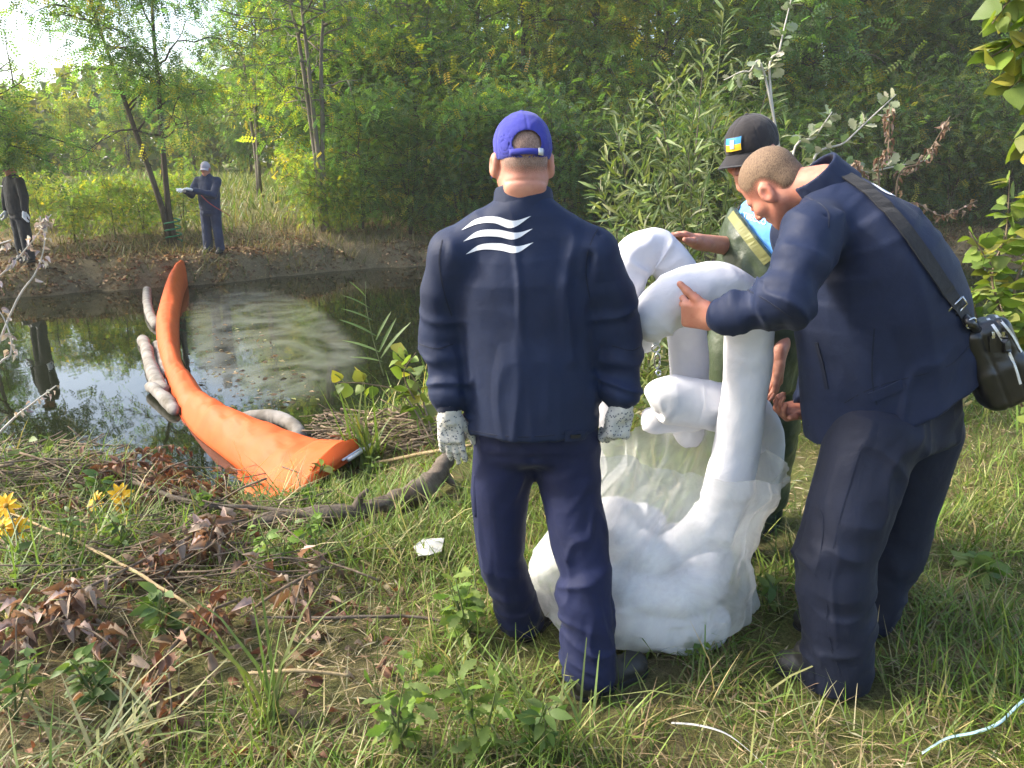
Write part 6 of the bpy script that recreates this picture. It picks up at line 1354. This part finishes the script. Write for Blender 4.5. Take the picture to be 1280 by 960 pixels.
for j, (u, v, Y) in enumerate(ends):
    e = P(u, v, Y); b = wb_ + np.array([random.gauss(0, .15), random.gauss(0, .15), 0]); m1 = b * .55 + e * .45 + np.array([0, .05, .15]); m2 = b * .22 + e * .78 + np.array([0, 0, .12])
    tube('stem', [b, m1, m2, e], [.012, .008, .005, .002], M['bark_grey' if j % 2 else 'stem'], root, n=18, seg=5); q = bez([b, m1, m2, e], 50)
    for i in range(14, 50):
        for _ in range(3 if i > 24 else 2):
            tg = nrm(q[min(i + 1, 49)] - q[i - 1]); s_ = nrm(np.cross(tg, np.random.default_rng(j * 1000 + i * 7 + _).normal(size=3))); pos.append(q[i] + s_ * random.uniform(0, .11)); dd.append(tg * .8 + s_ * .8 + np.array([0, 0, random.uniform(-.5, .35)])); uu.append(np.array([0, -.3, 1]) + .8 * np.array([random.gauss(0, 1) for _k in range(3)])); ss.append(random.uniform(.07, .14))
pos, dd, uu, ss = map(np.array, (pos, dd, uu, ss)); o = np.argsort(pos[:, 1] - ss * 3); big, rest = o[:300], o[300:]
leaf_objs(root, V_WIL, pos[big], dd[big], uu[big], ss[big])
V, F, C = join([place(t_strip(.17, b, 3), pos[rest][k::3], dd[rest][k::3], uu[rest][k::3], ss[rest][k::3], tints(len(rest[k::3]), [(.15, .20, .075), (.20, .25, .11), (.26, .30, .16), (.11, .15, .05), (.20, .24, .08)], .15)) for k, b in enumerate((.1, .3, .5))]); tag(mobj('foliage', V, F, M['leaf'], root, False, C), kind='stuff')
# undergrowth below the willow
n = 5200; x = RNG.uniform(.2, 3.4, n); y = RNG.uniform(4.3, 6.4, n); y = y + .25 * (x - 1); z = ground(x, y) + RNG.uniform(0, 1, n) ** 1.5 * .75; V, F, C = place(t_strip(.2, .3, 3), np.stack([x, y, z], 1), rdir(n, .2), rdir(n, .8), RNG.uniform(.06, .13, n), tints(n, [(.13, .17, .06), (.18, .22, .09), (.10, .14, .045), (.26, .24, .12)], .2))
tag(mobj('undergrowth', V, F, M['leaf'], sm=False, tint=C), 'grey-green undergrowth below the willow', 'undergrowth', kind='stuff')

# ------------------------------------------------------------------ white poplar suckers and dead twigs to the right
pb = np.array([2.1, 4.9, gz(2.1, 4.9)]); root = empty('white_poplar', tuple(pb), 'pale-leaved white poplar sucker leaning out behind the bent back', 'sapling')
for pth, n in (([pb, P(1010, 230, 4.9), P(1060, 175, 4.9), P(1120, 118, 4.9)], 34), ([pb, P(990, 220, 4.9), P(1020, 170, 4.9), P(1040, 140, 4.9)], 26), ([pb, P(1040, 235, 4.9), P(1090, 215, 4.9), P(1160, 200, 4.9)], 26), ([pb, P(965, 130, 5.0), P(975, 60, 5.0), P(990, -5, 5.0)], 26), ([pb, P(962, 120, 5.0), P(935, 90, 5.0), P(905, 100, 5.0)], 18)):
    spray(root, pth, [.012, .008, .006, .003], M['pale_twig'], V_PALE, int(n * 1.3), .068, .38, .9, .5, .2)
pb = np.array([2.75, 4.8, gz(2.75, 4.8)]); root = empty('withered_shoot', tuple(pb), 'withered shoot with hanging brown leaves behind the bent back', 'shoot')
for pth, n in (([pb, P(1100, 240, 4.8), P(1110, 190, 4.8), P(1112, 130, 4.8)], 46), ([pb, P(1120, 250, 4.8), P(1155, 200, 4.8), P(1188, 145, 4.8)], 40), ([pb, P(1130, 275, 4.8), P(1180, 270, 4.8), P(1222, 250, 4.8)], 30), ([pb, P(1090, 255, 4.8), P(1075, 215, 4.8), P(1068, 200, 4.8)], 24)):
    spray(root, pth, [.010, .007, .005, .002], M['twig'], V_DRY, int(n * 1.3), .036, .35, .7, .1, .9)
# ------------------------------------------------------------------ poplar sapling at the right
pb = np.array([2.95, 3.75, gz(2.95, 3.75)]); root = empty('poplar_sapling', tuple(pb), 'sunlit yellow-green poplar sapling beyond the shoulder bag', 'sapling')
for pth, n in (([pb, P(1245, 380, 3.7), P(1258, 290, 3.7), P(1262, 222, 3.7)], 48), ([pb, P(1255, 400, 3.6), P(1235, 330, 3.6), P(1212, 290, 3.6)], 40), ([pb, P(1270, 400, 3.6), P(1285, 310, 3.6), P(1300, 240, 3.6)], 44), ([pb, P(1240, 440, 3.6), P(1222, 400, 3.6), P(1212, 360, 3.6)], 34), ([pb, P(1265, 450, 3.5), P(1262, 420, 3.4), P(1250, 380, 3.4)], 36), ([pb, P(1285, 450, 3.5), P(1290, 400, 3.4), P(1290, 350, 3.4)], 30)):
    spray(root, pth, [.008, .006, .004, .002], M['twig'], V_POP, int(n * 1.25), .075, .12, .95, .35, .25)
pb = np.array([2.62, 2.75, gz(2.62, 2.75)]); root = empty('poplar_tree', tuple(pb), 'young poplar at the path edge hanging bright leaves from above', 'tree')
tp = P(1330, -60, 2.8); tube('trunk', [pb, pb + (.05, .02, 1.2), tp, tp + (.05, .1, .7)], [.03, .024, .016, .006], M['bark_grey'], root, n=20, seg=8)
for pth, n in (([tp, P(1290, -30, 2.75), P(1262, 0, 2.7), P(1240, 30, 2.7)], 26), ([tp, P(1300, 10, 2.7), P(1270, 50, 2.7), P(1232, 75, 2.7)], 34), ([tp, P(1310, 40, 2.7), P(1285, 90, 2.7), P(1262, 110, 2.7)], 30), ([tp, P(1320, 80, 2.7), P(1296, 140, 2.7), P(1285, 190, 2.7)], 30), ([tp + (0, 0, .4), P(1310, -80, 2.8), P(1270, -60, 2.75), P(1240, -20, 2.7)], 24)):
    spray(root, pth, [.007, .005, .003, .002], M['twig'], V_POP, n, .072, .25, .9, .3, .5)

# ------------------------------------------------------------------ bleached branch at the left
pb = np.array([-2.9, 3.6, gz(-2.9, 3.6)]); root = empty('bleached_branch', tuple(pb), 'dead bleached branch with shrivelled pale leaves over the water', 'branch')
for pth, n in (([pb, P(-60, 395, 3.6), P(0, 345, 3.6), P(40, 302, 3.6), P(64, 268, 3.6)], 40), ([pb, P(-10, 470, 3.5), P(14, 440, 3.5), P(5, 398, 3.5), P(-20, 370, 3.5)], 24), ([pb, P(10, 400, 3.6), P(45, 340, 3.6), P(56, 300, 3.6), P(50, 270, 3.6)], 30), ([pb, P(10, 530, 3.7), P(40, 505, 3.7), P(70, 482, 3.7)], 14), ([pb, P(-40, 340, 3.6), P(-10, 310, 3.6), P(14, 300, 3.6)], 20)):
    spray(root, pth, [.008, .006, .004, .003, .002][:len(pth)], M['pale_twig'], V_BLEACH, n, .028, .45, .7, .2, .7)

# ------------------------------------------------------------------ dead leaves and twig heaps
def dead(px, n, size, vs, label, lift=.10, name='dead_branch', r=.007, mat='twig', out=.9, sides=2):
    pts = [G(u, v, lift * (1 if 0 < i < len(px) - 1 else .5)) for i, (u, v) in enumerate(px)]; root = empty(name, tuple(pts[0]), label, 'branch', 'dead leafy branches on the bank'); spray(root, pts, [r] * (len(pts) - 1) + [r * .3], M[mat], vs, n // 2, size, .02, .7, .2, .25, flat=.9)
    q = bez(pts, 40)
    for k in range(sides):
        i = random.randint(6, 30); tg = nrm(q[i + 2] - q[i]); sd = nrm(np.cross(tg, (0, 0, 1))) * random.choice((-1, 1)); L = random.uniform(.18, .32); spray(root, [q[i], q[i] + tg * L * .5 + sd * L * .4 + (0, 0, .04), q[i] + tg * L + sd * L * .7 - (0, 0, .02)], [r * .6, r * .5, r * .2], M[mat], vs, n // (2 * sides), size, .1, .8, .2, .3, name='side_twig', flat=.9)
dead([(330, 655), (250, 695), (165, 740), (80, 785), (5, 830)], 130, .066, V_DRY, 'dead branch of grey-brown curled leaves slanting down the bank')
dead([(300, 765), (260, 800), (220, 845), (190, 880)], 70, .056, V_RED, 'reddish dead leaf spray below the grey-brown branch')
dead([(430, 720), (395, 745), (350, 770), (300, 790)], 30, .062, V_DRY, 'small dead leaf spray under the feathery weed')
dead([(10, 760), (40, 790), (90, 810), (140, 800)], 56, .06, V_DRY, 'dead leaf spray crossing the long buff cane', sides=2)
dead([(300, 640), (240, 620), (180, 612), (120, 605)], 170, .055, V_RED, 'heap of russet dead leaves at the water edge', .10, sides=5)
dead([(320, 655), (270, 640), (215, 640), (150, 630)], 150, .052, V_RED, 'russet dead leaves just above the fallen branch', .08, sides=5)
dead([(90, 600), (140, 590), (190, 588), (240, 600)], 110, .05, V_RED, 'russet leaf spray overhanging the water', .12, sides=4)
dead([(330, 690), (270, 700), (230, 720), (200, 745)], 70, .055, V_RED, 'reddish dead leaves along the grey fallen branch', .07, sides=3)
dead([(0, 640), (60, 655), (120, 672), (170, 690)], 50, .05, V_RED, 'brown dead leaves under the yellow flowers', .06, sides=3)
def heap(us, vs_, n, label, L=(.15, .5), r=(.003, .009), lift=(.01, .14), seed=0):
    rg = random.Random(seed); parts = []
    for _ in range(n):
        b = G(rg.uniform(*us), rg.uniform(*vs_), rg.uniform(*lift)); a = rg.uniform(-.6, .6) + (math.pi if rg.random() < .5 else 0); d = np.array([math.cos(a), math.sin(a), rg.gauss(0, .18)]); l = rg.uniform(*L); q = branch_path(b - d * l / 2, d, l, 5, .12, 0, rg); rr = rg.uniform(*r); parts.append(tube_geo(q, np.linspace(rr, rr * .4, len(q)), 5))
    V, F = multi(parts); tag(mobj('debris', V, F, M['twig']), label, 'debris', kind='stuff')
heap((-40, 135), (568, 620), 150, 'heap of dry twigs and reeds at the water edge', seed=1); heap((395, 545), (525, 570), 240, 'drift of broken reeds caught behind the orange boom', (.08, .35), (.004, .012), (.0, .10), 2)
heap((-20, 420), (600, 760), 260, 'scattered dry twigs among the dead leaves', (.15, .6), (.002, .006), (.02, .10), 3)
n = 2600; x = RNG.uniform(-4.5, -.4, n); y = RNG.uniform(1.6, 5, n); ok = (y < edge_near(x) - .1) & (NZ(x, y, 1.4, 61) > -.25); x, y = x[ok], y[ok]; n = len(x)
V, F, C = place(t_outline(OVATE, .4, .4, 1.0, 3), np.stack([x, y, ground(x, y) + .015], 1), rdir(n, .1, .4), rdir(n, 1.2), RNG.uniform(.025, .065, n), tints(n, [(.17, .09, .055), (.25, .16, .10), (.12, .065, .04), (.32, .24, .16)], .2)); tag(mobj('fallen_leaves', V, F, M['dry_leaf'], tint=C), 'small brown fallen leaves over the near bank', 'leaves', kind='stuff')

# ------------------------------------------------------------------ yellow flowers
PET = [mesh_data('petal', *t_strip(.42, b, 4, lambda t: max(.03, math.sin(math.pi * min(1, t * .82 + .16)) ** .7)), M['petal'], True, np.tile(c, (15, 1))) for b, c in ((.1, (.85, .50, .01)), (.3, (.80, .44, .01)), (.2, (.90, .56, .02)))]
def flowers(base, heads, label):
    root = empty('yellow_flower', tuple(base), label, 'flower')
    for (u, v, Y, sz, tilt) in heads:
        c = P(u, v, Y); tube('stem', [base, base * .4 + c * .6 + (0.02, .01, .0), c], [.005, .004, .003], M['stem'], root, n=16, seg=6)
        ax = nrm(np.array(tilt, float)); a1 = nrm(np.cross(ax, (0, 1, .3))); a2 = np.cross(ax, a1); k = random.randint(9, 11)
        s = Sdf(); s.ell(c + ax * .004, (.011, .011, .008), np.stack([a1, a2, ax], 1)); V, F = s.mesh(.0025); hd = mobj('flower_head', V + .0012 * np.stack([noise3(V * 400, i) for i in range(3)], 1), F, M['disc'], root)
        for i in range(k):
            a = i / k * 6.283 + random.gauss(0, .1); d = a1 * math.cos(a) + a2 * math.sin(a) + ax * random.uniform(-.05, .35); leaf_objs(hd, PET[i % 3:i % 3 + 1], [c + d * .008], [d], [ax + d * .05], [sz * random.uniform(.85, 1.1)], 'petal')
    spray(root, [base, base * .5 + P(heads[0][0], heads[0][1], heads[0][2]) * .5], [.004, .002], M['stem'], V_WEED, 12, .07, .1, .9, .2, .1)
flowers(G(152, 712), [(150, 618, 3.35, .052, (.25, -.75, .55)), (120, 628, 3.33, .05, (-.4, -.6, .7)), (151, 632, 3.30, .038, (.1, -.5, .3))], 'branching yellow flowers beside the russet leaf heap')
flowers(G(20, 740), [(8, 632, 2.95, .05, (.0, -.8, .55)), (4, 658, 2.9, .05, (-.2, -.7, .6)), (20, 660, 2.92, .05, (.35, -.6, .55)), (-8, 650, 2.95, .04, (-.2, -.7, .5))], 'cluster of yellow flowers on the grey-green bushy weed')
# ------------------------------------------------------------------ thin haze volume, added to lift the dark far woods
def haze():
    m = bpy.data.materials.new('shadow_lift_haze'); m.use_nodes = True; n = m.node_tree.nodes; n.clear(); v = n.new('ShaderNodeVolumePrincipled'); v.inputs['Density'].default_value = .0012; v.inputs['Color'].default_value = (.97, .97, .88, 1); v.inputs['Anisotropy'].default_value = .2
    o = n.new('ShaderNodeOutputMaterial'); m.node_tree.links.new(v.outputs[0], o.inputs['Volume'])
    a, b = np.array([-330, -70, -1.95]), np.array([330, 440, 22.]); V = [(x, y, z) for x in (a[0], b[0]) for y in (a[1], b[1]) for z in (a[2], b[2])]
    F = [(0, 1, 3, 2), (4, 6, 7, 5), (0, 4, 5, 1), (2, 3, 7, 6), (0, 2, 6, 4), (1, 5, 7, 3)]
    tag(mobj('haze', np.array(V), F, m, sm=False), 'thin pale haze added over the river to lift the dark far woods', 'haze', kind='stuff')
haze()
